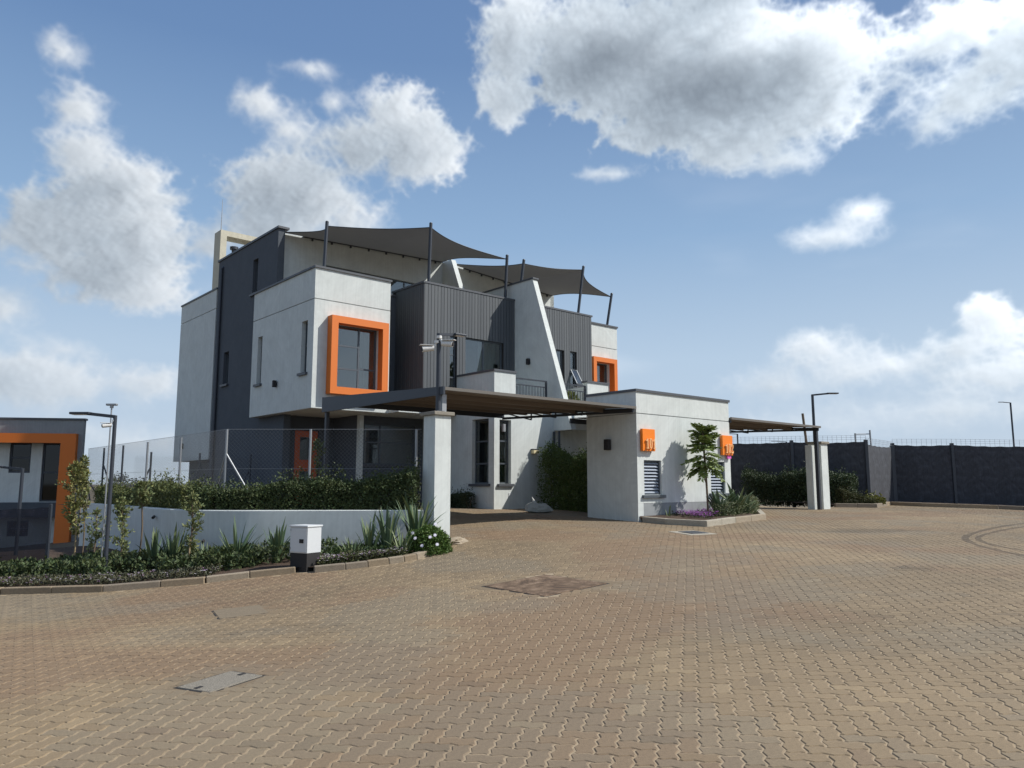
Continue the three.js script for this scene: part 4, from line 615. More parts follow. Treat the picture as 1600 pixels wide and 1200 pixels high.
{ const h = carport('carport', 'carport roof beside plate 102 reaching to the far pillar', 17.88, 22.75, GV0, 16.1, 3.24, [16.36, 13.32, 17.89], 22.65, 1);
  h.part('post', [B(22.6, 22.7, 0.7, 3.24, GV0 + 0.02, GV0 + 0.12), B(22.6, 22.7, 0.7, 3.24, 16.0, 16.1)].slice(0, 1), M.metal); h.part('post', B(22.6, 22.7, 0.7, 3.24, 16.0, 16.1), M.metal); }

// ------------------------------------------------------------------ retaining wall, chain-link fence, netted fences
const alongPath = (P) => { const L = [0]; for (let i = 1; i < P.length; i++) L.push(L[i - 1] + Math.hypot(P[i][0] - P[i - 1][0], P[i][1] - P[i - 1][1])); const f = (s) => { s = clamp(s, 0, L[L.length - 1]); let k = 1; while (k < P.length - 1 && L[k] < s) k++; const t = (s - L[k - 1]) / (L[k] - L[k - 1]), l = L[k] - L[k - 1]; return { x: lerp(P[k - 1][0], P[k][0], t), d: lerp(P[k - 1][1], P[k][1], t), tx: (P[k][0] - P[k - 1][0]) / l, td: (P[k][1] - P[k - 1][1]) / l }; }; f.len = L[L.length - 1]; return f; };
{
  const bend = []; for (let i = 0; i <= 8; i++) { const t = i / 8, a = [WALL_BEND[0] + 1.3, WALL_BEND[1] + 0.09], c = [WALL_BEND[0] - RD * 1.3, WALL_BEND[1] + RX * 1.3]; bend.push([(1 - t) ** 2 * a[0] + 2 * t * (1 - t) * WALL_BEND[0] + t * t * c[0], (1 - t) ** 2 * a[1] + 2 * t * (1 - t) * WALL_BEND[1] + t * t * c[1]]); }
  const path = [WALL_END, ...bend, WALL_FAR];
  const g = thing('retaining_wall', 'low curved white plastered retaining wall behind the spiky plants', 'wall', [-4, 0.1, -14]);
  const strip = (P, y1, y0, th) => { const pos = [], idx = [], f = alongPath(P), n = 90; for (let i = 0; i <= n; i++) { const q = f(f.len * i / n), nx = q.td, nd = -q.tx; for (const [o, y] of [[0, y0], [0, y1 - 0.012], [0.012, y1], [th - 0.012, y1], [th, y1 - 0.012], [th, y0]]) pos.push(q.x + nx * o + 4, y - 0.1, -(q.d + nd * o) + 14); if (i < n) for (let k = 0; k < 5; k++) { const a = i * 6 + k, b = a + 1, c = a + 6, e = c + 1; idx.push(a, b, c, b, e, c); } } for (const s of [0, n * 6]) for (let k = 1; k < 5; k++) idx.push(...(s ? [s, s + k, s + k + 1] : [s, s + k + 1, s + k])); const q = new THREE.BufferGeometry(); q.setAttribute('position', new THREE.Float32BufferAttribute(pos, 3)); q.setIndex(idx); return metric(toCreasedNormals(q.toNonIndexed ? q.toNonIndexed() : q, 0.6)); };
  part(g, 'wall', strip(path, 1.14, -0.7, 0.2), M.white);
  part(g, 'low_end', strip([WALL_FAR, WALL_LOW], 1.0, -0.9, 0.2), M.white);
  for (const [px, py] of [[241, 807], [318, 845], [127, 822]]) { const q = atDepth(px, py, px > 290 ? 13.97 : px > 200 ? 15.1 : 18.9); part(g, 'weep_pipe', rod(V3(q.x + 4, q.y - 0.1, q.z + 14), V3(q.x + 4.03, q.y - 0.12, q.z + 14.12), 0.028, 0.028, 10), M.black); }
}
function linkMesh(P, y0, h, pitch = 0.075, r = 0.002) {              // two families of slanting wires between the top and bottom line
  const f = alongPath(P), gs = [], L = f.len, w = (s, y) => { const q = f(s); return V3(q.x, y0(s) + y, -q.d); };
  for (let s = -h; s < L; s += pitch) for (const dir of [1, -1]) {
    const s0 = s, s1 = s + h, a = Math.max(s0, 0), b = Math.min(s1, L); if (b - a < 0.03) continue;
    const cut = [a, b]; for (let i = 1; i < P.length - 1; i++) { let l = 0; for (let k = 1; k <= i; k++) l += Math.hypot(P[k][0] - P[k - 1][0], P[k][1] - P[k - 1][1]); if (l > a && l < b) cut.push(l); } cut.sort((p, q) => p - q);
    for (let k = 0; k + 1 < cut.length; k++) { const yy = (t) => (dir > 0 ? t - s0 : h - (t - s0)); gs.push(rod(w(cut[k], yy(cut[k])), w(cut[k + 1], yy(cut[k + 1])), r, r, 3)); }
  }
  return gs;
}
{
  const bendP = [-5.52, 14.9], P = [[-1.75, 14.9], bendP, hu(5.63, 23.95), hu(5.63, 25.8)], o = [-5.52, 1.0, -14.9], L = P.map(([x, d]) => [x - o[0], d + o[2]]);
  const g = thing('chain_link_fence', 'galvanised chain-link garden fence above the retaining wall hedge', 'fence', o);
  const sh = (q) => V3(q[0] - o[0], 0, -q[1] - o[2]);
  part(g, 'wire_mesh', linkMesh(L, () => 0.12, 1.55), M.mesh);
  const wires = []; for (const y of [0.14, 0.9, 1.66]) for (let i = 0; i + 1 < P.length; i++) { const a = sh(P[i]), b = sh(P[i + 1]); wires.push(rod(V3(a.x, y, a.z), V3(b.x, y, b.z), 0.0035, 0.0035, 4)); }
  part(g, 'line_wire', wires, M.galv);
  const post = (q, light, h = 1.66, strut) => { const a = sh(q); const m = part(g, 'post', rod(V3(a.x, -0.3, a.z), V3(a.x, h, a.z), 0.026, 0.026, 8), light ? M.galv : M.metal); for (const s of strut || []) { const b = s; part(g, 'strut', rod(V3(a.x, h * 0.72, a.z), V3(a.x + b[0], 0, a.z - b[1]), 0.02, 0.02, 8), light ? M.galv : M.metal); } return m; };
  post(bendP, true, 1.66, [[0.75, 0], [-RD * 0.75, RX * 0.75]]);
  post([-3.9, 14.9], true); post([-1.85, 14.9], true); for (const [v, li] of [[17.49, true], [19.9, true], [22.02, false], [23.95, false]]) post(hu(5.63, v), li, 1.62, v > 23 ? [[0.45, 0]] : null);
  post(hu(5.63, 25.7), false, 1.05, [[0.55, 0], [0.1, 0.1]]);
}
{
  const P = [hu(6.3, 23.4), hu(9.85, 23.3)], g = thing('chain_link_fence', 'short dark-posted chain-link return beside the house stair wall', 'fence', [P[0][0], 0.9, -P[0][1]]), dx = P[1][0] - P[0][0], dd = P[1][1] - P[0][1];
  part(g, 'wire_mesh', linkMesh([[0, 0], [dx, dd]], () => 0.05, 1.45), M.mesh);
  for (const t of [0.12, 0.5, 0.93]) { part(g, 'post', rod(V3(dx * t, -0.3, -dd * t), V3(dx * t, 1.62, -dd * t), 0.03, 0.03, 8), M.metal); part(g, 'strut', rod(V3(dx * t, 1.2, -dd * t), V3(dx * t - 0.55, -0.1, -dd * t), 0.022, 0.022, 8), M.metal); }
}
// shade cloth fences: posts, sagging cloth with fine folds, electric wires on top
const clothBump = noiseTexture(256, (u, v) => { const n = 0.5 + 0.1 * Math.sin(v * Math.PI * 2 * 24) + 0.35 * tileNoise2(u, v, 9, 1.2, 3, 6); return [n, n, n]; });
const clothTint = noiseTexture(256, (u, v) => { const k = 0.74 + 0.1 * (0.5 + 0.5 * Math.sin(v * Math.PI * 2 * 24)) + 0.2 * tileNoise(u, v, 1.6, 4, 2) + 0.12 * tileNoise2(u, v, 14, 1, 3, 3); return [k, k, k]; }, true);
M.cloth = new THREE.MeshStandardMaterial({ color: rgb(0.075, 0.08, 0.097), roughness: 0.85, side: THREE.DoubleSide, map: clothTint, bumpMap: clothBump, bumpScale: 0.004 });
M.clothThin = new THREE.MeshStandardMaterial({ color: rgb(0.045, 0.042, 0.06), roughness: 0.85, side: THREE.DoubleSide, map: clothTint, transparent: true, opacity: 0.84 });
function clothPanel(a, b, y0a, y0b, h, o, sag = 0.05) {               // a, b in plan
  const n = 26, m = 12, pos = [], uv = [], idx = [], L = Math.hypot(b[0] - a[0], b[1] - a[1]), nx = (b[1] - a[1]) / L, nd = -(b[0] - a[0]) / L;
  for (let j = 0; j <= m; j++) for (let i = 0; i <= n; i++) { const s = i / n, r = j / m, w = 0.025 * noise3(s * L * 1.6, r * 1.2, a[0]) + 0.012 * noise3(s * L * 6, r * 2, 5) + 0.03 * Math.sin(Math.PI * s) * Math.sin(Math.PI * r), y = lerp(y0a, y0b, s) + 0.03 + (h - 0.03 - sag * Math.sin(Math.PI * s) * 0.8 - 0.02 * Math.abs(Math.sin(s * L * 6))) * r; pos.push(lerp(a[0], b[0], s) + nx * w - o[0], y - o[1], -(lerp(a[1], b[1], s) + nd * w) - o[2]); uv.push(s * L, r * h); }
  for (let j = 0; j < m; j++) for (let i = 0; i < n; i++) { const p = j * (n + 1) + i, c = p + n + 1; idx.push(p, p + 1, c, p + 1, c + 1, c); }
  const g = new THREE.BufferGeometry(); g.setAttribute('position', new THREE.Float32BufferAttribute(pos, 3)); g.setAttribute('uv', new THREE.Float32BufferAttribute(uv, 2)); g.setIndex(idx); g.computeVertexNormals(); return g;
}
const p3 = (w) => (w ? 0.055 : 0.025);
function nettedFence(label, pts, h, wires, mat = M.cloth) {
  const o = [pts[0][0], H(...pts[0]) + 0.05, -pts[0][1]], g = thing('netted_fence', label, 'fence', o, 0, 'netted fences');
  const Y = (p) => (p[0] < 0 ? 0.15 : H(...p) + 0.08), pw = p3(wires);
  pts.forEach((p) => { const m = part(g, 'post', rbox(p[0] - pw - o[0], p[0] + pw - o[0], Y(p) - 0.4 - o[1], Y(p) + h + 0.05 - o[1], -p[1] - pw - o[2], -p[1] + pw - o[2], 0.01), M.metal); });
  for (let i = 0; i + 1 < pts.length; i++) part(g, 'shade_cloth', clothPanel(pts[i], pts[i + 1], Y(pts[i]), Y(pts[i + 1]), h, o), mat);
  if (wires) for (let i = 0; i + 1 < pts.length; i++) {
    const a = pts[i], b = pts[i + 1], ws = [], L = Math.hypot(b[0] - a[0], b[1] - a[1]), n = Math.round(L / 0.16), P = (s, y) => V3(lerp(a[0], b[0], s) - o[0], lerp(Y(a), Y(b), s) + h + y - o[1], -lerp(a[1], b[1], s) - o[2]);
    for (const y of [0.06, 0.13, 0.2]) ws.push(rod(P(0, y), P(1, y), 0.004, 0.004, 4));
    for (let k = 0; k <= n; k++) ws.push(rod(P(k / n, -0.06), P(k / n, 0.21), 0.005, 0.005, 4));
    part(g, 'electric_wires', ws, M.galv).userData.kind = 'stuff';
  }
  return g;
}
const FA = [[7.9, 30.2], [10.3, 28.4], [12.42, 27.05]], FB = [[12.46, 27.15], [14.5, 29.45]], FC = [[14.56, 29.5], [16.4, 28.75], [19.1, 27.9], [21.8, 27.1], [24.5, 26.3]];
nettedFence('tall charcoal shade-cloth fence behind the second carport', FA, 2.18, true);
nettedFence('single shade-cloth panel set at an angle between two dark fences', FB, 2.1, true);
nettedFence('long charcoal shade-cloth fence with electric wires beside the open paving', FC, 2.2, true);
nettedFence('thin dark shade net in front of the neighbouring house', [[-12.8, 14.6], [-10.6, 14.35], [-8.35, 14.1]], 1.05, false, M.clothThin);

// ------------------------------------------------------------------ neighbouring house lower down the slope
{
  const a = Math.atan2(0.5, 3.0), g = thing('neighbour_house', 'neighbouring grey-white house with a large orange portal frame', 'house', [-15.6, -1.6, -28], a);
  const W = (x0, x1, y0, y1, z0, z1) => box(x0, x1, y0 + 1.6, y1 + 1.6, z0, z1), wall = (x0, x1, y0, y1, z, holes) => ext(rectShape(x0, x1, y0 + 1.6, y1 + 1.6, holes.map(([p, q, r, s]) => [p, q, r + 1.6, s + 1.6])), 0.2).translate(0, 0, z - 0.2);
  const door = [-1.52, -0.62, 0.98, 3.1], win = [-2.62, -1.9, 2.02, 3.12];
  part(g, 'wall', [wall(-0.62, 0, -1.6, 3.92, 0, []), wall(-9, -0.62, 3.12, 3.92, 0, [])], M.greyplaster);
  part(g, 'recessed_wall', wall(-9, -0.62, 0.96, 3.12, -0.5, [door, win]), M.white);
  part(g, 'recessed_wall', wall(-9, -0.62, -1.6, 0.44, -0.5, [[-2.5, -1.8, -0.25, 0.3]]), M.white);
  part(g, 'floor_slab', W(-9, -0.4, 0.44, 0.96, -0.7, 0.06), M.darkplaster);
  { const s = new THREE.Shape([[-0.4, 0.9], [-9, 0.9], [-12, 8], [-5.6, 8]].map((q) => new THREE.Vector2(...q))), hole = new THREE.Path([[-0.65, 1.0], [-5.6, 7.8], [-11.5, 7.8], [-8.7, 1.0]].map((q) => new THREE.Vector2(...q))); s.holes.push(hole); part(g, 'side_wall', ext(s, 5.52).rotateX(-Math.PI / 2), M.greyplaster); const r = new THREE.Shape([[0, 0.2], [-9, 0.2], [-12, 8], [-5.6, 8]].map((q) => new THREE.Vector2(...q))); part(g, 'roof', ext(r, 0.08).rotateX(-Math.PI / 2).translate(0, 5.525, 0), M.concrete); }
  part(g, 'coping', W(-9, 0.04, 3.92, 3.99, -0.24, 0.04), M.coping);
  part(g, 'portal_frame', [W(-9, -0.16, 3.08, 3.42, -0.1, 0.22), W(-0.66, -0.16, -1.1, 3.08, -0.1, 0.22)], M.orange);
  const fr = ([x0, x1, y0, y1], name) => { const w = part(g, name, [W(x0, x0 + 0.06, y0, y1, -0.62, -0.56), W(x1 - 0.06, x1, y0, y1, -0.62, -0.56), W(x0 + 0.06, x1 - 0.06, y1 - 0.06, y1, -0.62, -0.56), W(x0 + 0.06, x1 - 0.06, y0, y0 + 0.06, -0.62, -0.56), W(x0 + 0.06, x1 - 0.06, (y0 + y1) / 2 - 0.03, (y0 + y1) / 2 + 0.03, -0.62, -0.56)], M.metal); part(w, 'pane', W(x0 + 0.06, x1 - 0.06, y0 + 0.06, y1 - 0.06, -0.6, -0.59), M.darkglass); };
  fr(door, 'balcony_door'); fr(win, 'window'); fr([-2.5, -1.8, -0.25, 0.3], 'window');
  part(g, 'roof_vent', [rod(V3(-0.75, 5.05, -0.05), V3(-0.75, 5.35, -0.05), 0.03)], M.galv);
  for (let i = 0; i < 6; i++) part(g, 'stair_step', W(-4.2 + i * 0.3, -3.9 + i * 0.3, -1.6, -0.3 - i * 0.2, 0.3, 1.3), M.white);
}
// lamp posts and masts
{ const [x, d] = [-6.44, 12.45]; lampPost('lamp_post', 'charcoal street lamp standing in the left flower bed', V3(x, H(x, 12) + 0.05, -d), 2.6, 0.72, [-1, 0], 0.033); const q = lampPost('lamp_post', 'slim street lamp in front of the neighbouring house', V3(-10.75, -1.2, -17), 3.15, 0.75, [-1, 0], 0.04); }
{ const p = atDepth(173, 632, 12.9), g = thing('sensor_mast', 'slim galvanised mast with a small sensor beside the street lamp', 'mast', [p.x + 0.02, 0.1, p.z]); part(g, 'pole', rod(V3(0, 0, 0), V3(0, p.y - 0.12, 0), 0.014, 0.012, 8), M.galv); part(g, 'sensor', [rbox(-0.09, 0.09, p.y - 0.12, p.y - 0.085, -0.03, 0.03, 0.008), rod(V3(0, p.y - 0.16, 0), V3(0, p.y - 0.12, 0), 0.03)], M.galv); }
cctv('white camera under the arm of the flower bed street lamp', atDepth(169, 664, 12.4), Math.PI * 1.2).scale.setScalar(0.6);
for (const [px0, py0, px1, py1, D, arm, label] of [[1584, 692, 1576, 629, 58, -0.9, 'distant tall lamp post beyond the long netted fence'], [1153, 700, 1152, 678, 62, -1.4, 'distant lamp post showing just right of plate 102'], [1229, 700, 1229, 690, 66, -1.3, 'distant low lamp post behind the second carport fence']]) { const b = atDepth(px0, py0, D), t = atDepth(px1, py1, D); lampPost('lamp_post', label, V3(b.x, -1.4, b.z), t.y + 1.4, Math.abs(arm), [-1, 0], 0.07); }
{ const a = atDepth(1264, 700, 36), b = atDepth(1254, 646, 36), g = thing('timber_pole', 'leaning timber pole behind the second carport', 'pole', [a.x, -0.8, a.z]); part(g, 'pole', rod(V3(0.25, 0, 0), V3(b.x - a.x, b.y + 0.8, 0), 0.075, 0.06, 8), M.bark); part(g, 'branch_stub', rod(V3(0.02, 4.0, 0), V3(0.22, 4.35, 0), 0.03, 0.02, 6), M.bark); }
{ const a = atDepth(1339, 694, 44), b = atDepth(1363, 694, 44), t0 = atDepth(1336, 677, 44), t1 = atDepth(1359, 672, 44), g = thing('pipe_frame', 'open pipe frame standing beyond the netted fences', 'frame', [a.x, -0.9, a.z]); const f = (p, y) => V3(p.x - a.x, y + 0.9, 0); part(g, 'upright', rod(f(a, -0.9), f(t0, t0.y), 0.05, 0.05, 6), M.galv); part(g, 'upright', rod(f(b, -0.9), f(t1, t1.y), 0.05, 0.05, 6), M.galv); part(g, 'crossbar', rod(f(t0, t0.y - 0.05), f(t1, t1.y - 0.22), 0.03, 0.03, 6), M.galv); }

// ------------------------------------------------------------------ cabinet and sack
{ const g = thing('utility_cabinet', 'pale grey metal utility cabinet on a black plinth against the retaining wall', 'cabinet', [-3.28, soilY(-3.28, 12.4), -12.45], -0.5); g.scale.setScalar(0.87); part(g, 'plinth', rbox(-0.2, 0.2, -0.12, 0.24, -0.17, 0.17, 0.006), M.black); part(g, 'housing', rbox(-0.21, 0.21, 0.24, 0.7, -0.18, 0.18, 0.008), M.boxwhite); part(g, 'roof', rbox(-0.225, 0.225, 0.7, 0.735, -0.2, 0.2, 0.01), M.boxwhite); const d = part(g, 'door', rbox(-0.19, 0.19, 0.26, 0.68, 0.18, 0.19, 0.004), M.boxwhite); part(d, 'latch', rbox(0.03, 0.13, 0.42, 0.49, 0.19, 0.2, 0.004), M.black); for (const y of [0.3, 0.63]) part(d, 'hinge', rod(V3(-0.185, y, 0.193), V3(-0.185, y + 0.04, 0.193), 0.008), M.galv); }
{ const p = onGround(842, 801), pos = new THREE.IcosahedronGeometry(1, 5), q = pos.attributes.position; for (let i = 0; i < q.count; i++) { const v = V3().fromBufferAttribute(q, i), n = 0.16 * noise3(v.x * 2.2 + 4, v.y * 2.2, v.z * 2.2) + 0.07 * noise3(v.x * 6, v.y * 6, v.z * 6); v.multiplyScalar(1 + n); v.x *= 0.36; v.z *= 0.24; v.y = v.y > 0 ? v.y * (0.2 + 0.12 * Math.max(0, -v.x * 2)) : v.y * 0.06; q.setXYZ(i, v.x, v.y, v.z); } const g = toCreasedNormals(pos, 0.5); g.translate(0, 0.05, 0); const t = thing('sack', 'crumpled pale woven sack lying on the carport paving', 'sack', [p[0], H(...p), -p[1]], 0.3); part(t, 'bag', g, std(rgb(0.42, 0.42, 0.38), { roughness: 0.9, bumpMap: grain, bumpScale: 0.01 })); part(t, 'gathered_neck', new THREE.ConeGeometry(0.07, 0.2, 7, 2).rotateZ(0.35).translate(-0.16, 0.33, 0), std(rgb(0.5, 0.5, 0.47), { roughness: 0.9 })); }

// ------------------------------------------------------------------ planting
function leafGeo(items) {                                             // each leaf: a folded four-point blade; items hold position, direction, side, length, width, colour
  const n = items.length, pos = new Float32Array(n * 18), col = new Float32Array(n * 18);
  const a = V3(), b = V3(), c = V3(), e = V3(), up = V3(); let o = 0;
  for (const it of items) {
    up.crossVectors(it.dir, it.side).normalize(); a.copy(it.p); b.copy(it.p).addScaledVector(it.dir, it.l);
    c.copy(it.p).addScaledVector(it.dir, it.l * 0.45).addScaledVector(it.side, it.w).addScaledVector(up, it.w * 0.35); e.copy(it.p).addScaledVector(it.dir, it.l * 0.45).addScaledVector(it.side, -it.w).addScaledVector(up, it.w * 0.35);
    for (const v of [a, c, b, a, b, e]) { pos[o] = v.x; pos[o + 1] = v.y; pos[o + 2] = v.z; col[o] = it.c[0]; col[o + 1] = it.c[1]; col[o + 2] = it.c[2]; o += 3; }
  }
  const g = new THREE.BufferGeometry(); g.setAttribute('position', new THREE.BufferAttribute(pos, 3)); g.setAttribute('color', new THREE.BufferAttribute(col, 3)); g.computeVertexNormals(); return g;
}
const rdir = () => { const z = rr(-1, 1), a = rr(0, Math.PI * 2), r = Math.sqrt(1 - z * z); return V3(r * Math.cos(a), z, r * Math.sin(a)); };
function leafItem(p, bias, l, w, c, vary = 0.25) { const dir = rdir().addScaledVector(bias, 1).normalize(), side = V3().crossVectors(dir, rdir()).normalize(), k = 1 + rr(-vary, vary), y = rr(-0.3, 0.3); return { p, dir, side, l: l * rr(0.7, 1.2), w: w * rr(0.75, 1.2), c: [c[0] * k * (1 + y * 0.4), c[1] * k, c[2] * k * (1 - y * 0.3)] }; }
// hedge: leaves thick near an uneven surface, twigs within
function hedge(label, P, y0, widthF, heightF, nLeaf, c, group, leafL = 0.055) {
  const f = alongPath(P), o = f(0), oy = y0(0), items = [], g = thing('hedge', label, 'hedge', [o.x, oy, -o.d], 0, group);
  for (let i = 0; i < nLeaf; i++) {
    const s = rnd() * f.len, q = f(s), w = widthF(s), hh = heightF(s) * (1 + 0.22 * fbm(s * 1.7, 3, 1, 3)), top = rnd() < 0.42; let a, y;
    const bump = 1 + 0.2 * noise3(s * 3, 1, 9);
    if (rnd() < 0.3) { y = rnd() * hh * 0.9; a = rr(-0.8, 0.8) * w * 0.5; } else if (top) { a = rr(-1, 1) * w * 0.5; y = hh * (1 - 0.25 * (2 * a / w) ** 2) * rr(0.82, 1.03) + (rnd() < 0.13 ? rr(0.02, 0.26) * (0.4 + Math.abs(noise3(s * 5, 2, 2))) : 0); } else { y = rnd() * hh * 0.95; a = (rnd() < 0.62 ? -1 : 1) * w * 0.5 * bump * rr(0.72, 1.05) * (0.85 + 0.15 * Math.sin(y / hh * Math.PI)); }
    const k = 0.8 + 0.4 * (0.5 + 0.5 * fbm(s * 2.2, y * 2, a * 2 + 4, 3));
    items.push(leafItem(V3(q.x - q.td * a * -1 - o.x, y + y0(s) - oy, -(q.d - q.tx * a) + o.d), V3(0, 0.6, 0), leafL, leafL * 0.3, [c[0] * k, c[1] * k, c[2] * k]));
  }
  part(g, 'foliage', leafGeo(items), M.leaf);
  const tw = []; const n = Math.round(f.len * 9); for (let i = 0; i < n; i++) { const s = rnd() * f.len, q = f(s), b = V3(q.x - o.x, y0(s) - oy - 0.05, -q.d + o.d); tw.push(rod(b, b.clone().add(V3(rr(-0.2, 0.2), heightF(s) * rr(0.6, 0.95), rr(-0.2, 0.2))), 0.009, 0.004, 4)); }
  part(g, 'twigs', tw, M.bark).userData.kind = 'stuff';
  return g;
}
const HG = [0.072, 0.098, 0.032];
hedge('dark green hedge behind the retaining wall, thickest beside the carport pillar', [[-1.75, 14.5], [-5.4, 14.45], [-5.85, 14.75]], () => 1.0, () => 0.62, (s) => lerp(0.78, 0.52, sstep(0, 3.6, s)), 34000, HG, 'garden hedges');
hedge('sunlit olive green hedge running back along the retaining wall', [[-5.95, 14.85], hu(5.2, 17.5), hu(5.2, 21.6)], () => 0.98, () => 0.6, (s) => 0.56 + 0.06 * Math.sin(s), 26000, [0.12, 0.138, 0.042], 'garden hedges');
hedge('tall dense hedge between the house bay and the white service block', [hu(15.95, 16.6), hu(15.9, 15.2), hu(15.4, 13.5)], () => 0.82, (s) => 0.85, (s) => 1.75 - 0.1 * s, 42000, [0.095, 0.135, 0.03], 'garden hedges', 0.06);
hedge('dark ragged hedge in front of the shade cloth behind the second carport', [[8.6, 28.6], [10.4, 27.3], [11.7, 26.4]], () => 0.85, () => 0.9, () => 1.15, 26000, [0.05, 0.075, 0.028], 'garden hedges', 0.07);
hedge('low red-tinged shrub row beside the far carport pillar', [[11.0, 26.1], [12.3, 26.35]], () => 0.87, () => 0.4, (s) => 0.55 - 0.25 * s, 5000, [0.085, 0.09, 0.03], 'garden hedges', 0.05);
hedge('low dark shrub at the foot of the bay under the carport', [hu(13.75, 17.6), hu(13.7, 18.8)], () => 0.9, () => 0.4, () => 0.42, 5000, [0.05, 0.07, 0.03], 'garden hedges', 0.05);
hedge('small yellow-green grass tuft at the netted fence corner', [[12.25, 26.75], [12.85, 27.0]], () => 0.9, () => 0.3, () => 0.24, 1500, [0.2, 0.2, 0.05], null, 0.09);
{ const items = []; for (let i = 0; i < 500; i++) { const p = rdir().multiplyScalar(0.28 * Math.cbrt(rnd())); p.y = Math.abs(p.y) * 1.3 + 0.3; items.push(leafItem(p, V3(0, 0.5, 0), 0.1, 0.022, [0.2, 0.22, 0.05])); } part(balconyPot.g, 'foliage', leafGeo(items), M.leaf); }

// slender young trees along the retaining wall
function youngTree(label, px, pyTop, D, pyBase, w, n, c, stake, low = 0.25) {
  const b = atDepth(px, pyBase, D), t = atDepth(px, pyTop, D); b.y = D > 16 ? 1.0 : soilY(b.x, D); const hgt = t.y - b.y, g = thing('young_tree', label, 'tree', [b.x, b.y, b.z], 0, 'young trees in the flower bed'), items = [], lean = rr(-0.05, 0.05), br = [];
  const ax = (y) => V3(lean * y + 0.03 * Math.sin(y * 3), y, 0.02 * Math.cos(y * 4));
  part(g, 'trunk', new THREE.TubeGeometry(new THREE.CatmullRomCurve3([0, 0.25, 0.5, 0.75, 1].map((q) => ax(q * hgt * 0.93).setY(q * hgt * 0.93))), 16, 0.013, 6), M.bark);
  const sprays = Math.round(hgt * 36);
  for (let i = 0; i < sprays; i++) {
    const y = lerp(low, 1, Math.pow(rnd(), 0.9)) * hgt, taper = Math.sin(Math.PI * clamp((y / hgt - low) / (1 - low) * 0.86 + 0.12, 0, 1)), a = rr(0, 6.28), len = w * taper * rr(0.45, 1.1), s = ax(y), e = s.clone().add(V3(Math.cos(a) * len, len * rr(0.5, 1.3), Math.sin(a) * len));
    br.push(rod(s, e, 0.005, 0.002, 4));
    for (let k = 0; k < n; k++) { const q = rr(0.15, 1.08), p = s.clone().lerp(e, q).add(rdir().multiplyScalar(0.025)); items.push(leafItem(p, V3(Math.cos(a) * 0.5, 0.7, Math.sin(a) * 0.5), 0.07, 0.018, c, 0.3)); }
  }
  part(g, 'branch', br, M.bark).userData.kind = 'stuff';
  part(g, 'crown', leafGeo(items), M.leaf);
  if (stake) part(g, 'stake', rod(V3(0.06, -0.1, 0.05), V3(0.05, hgt * 0.42, 0.05), 0.014, 0.013, 6), M.stake);
}
const YG = [0.19, 0.215, 0.085];
youngTree('tallest young tree with yellow-green leaves before the orange portal', 112, 722, 13.6, 895, 0.24, 17, [0.22, 0.22, 0.075], true, 0.3);
youngTree('young tree with a bare lower trunk beside the tallest one, before the wall end', 126, 715, 13.75, 888, 0.14, 11, [0.2, 0.215, 0.09], false, 0.45);
youngTree('small young tree low against the end of the retaining wall', 143, 800, 13.5, 890, 0.2, 9, YG, false, 0.1);
youngTree('bushy young tree just right of the street lamp in the bed', 186, 778, 13.0, 893, 0.22, 14, YG, false, 0.1);
youngTree('young tree with bare dark trunk and high crown over the wall top', 214, 758, 13.3, 893, 0.2, 11, YG, false, 0.72);
youngTree('leafy young tree tied to a pale stake before the curved wall', 291, 775, 12.95, 895, 0.2, 14, YG, true, 0.2);
youngTree('thin upright sapling behind the chain-link fence near the entrance', 497, 688, 16.5, 790, 0.16, 9, [0.15, 0.17, 0.06], false, 0.3);

// sword-leaved plants: every blade its own piece
function bladeGeo(len, w, curve, fold) { const n = 6, pos = [], idx = []; for (let i = 0; i <= n; i++) { const t = i / n, ww = w * (t < 0.25 ? 0.7 + t * 1.2 : 1) * Math.pow(1 - t, 0.55), y = len * t * (1 - 0.25 * curve * t), x = len * curve * t * t; pos.push(x, y, -ww, x - ww * fold, y, 0, x, y, ww); } for (let i = 0; i < n; i++) { const a = i * 3; idx.push(a, a + 1, a + 3, a + 1, a + 4, a + 3, a + 1, a + 2, a + 4, a + 2, a + 5, a + 4); } const g = new THREE.BufferGeometry(); g.setAttribute('position', new THREE.Float32BufferAttribute(pos, 3)); g.setIndex(idx); g.computeVertexNormals(); return g; }
const blades = [bladeGeo(1, 0.05, 0.06, 0.4), bladeGeo(1, 0.048, 0.22, 0.4), bladeGeo(1, 0.052, 0.45, 0.5), bladeGeo(1, 0.042, 0.12, 0.3)], wide = [bladeGeo(1, 0.085, 0.35, 0.3), bladeGeo(1, 0.1, 0.15, 0.3), bladeGeo(1, 0.08, 0.6, 0.3)];
function swordPlant(name, label, category, p, hgt, n, spread, group, set = blades, mats = [M.bladeA, M.bladeB, M.bladeC], tiltMin = 0) {
  const g = thing(name, label, category, [p.x, p.y, p.z], 0, group); hgt *= 1.16;
  n = Math.round(n * 1.45); for (let i = 0; i < n; i++) { const m = part(g, 'leaf', set[Math.floor(rnd() * set.length)], mats[Math.floor(rnd() * mats.length)]), a = rr(0, 6.283), r = rnd(), l = hgt * rr(0.6, 1.05) * (1 - 0.25 * r * spread); m.scale.set(l, l, Math.max(0.5, l)); m.rotation.order = 'YZX'; m.rotation.y = a; m.rotation.z = -(tiltMin + r * spread * 0.75); m.position.set(Math.cos(a) * 0.05 * (0.3 + r), -0.03, -Math.sin(a) * 0.05 * (0.3 + r)); }
  return g;
}
const IR = 'sword-leaved plants in the flower bed';
const bed = (px, py) => { const [x, d] = onGround(px, py); return V3(x, H(x, d) + 0.06, -d); };
const bedD = (px, py, D) => { const q = atDepth(px, py, D); q.y = soilY(q.x, D); return q; };
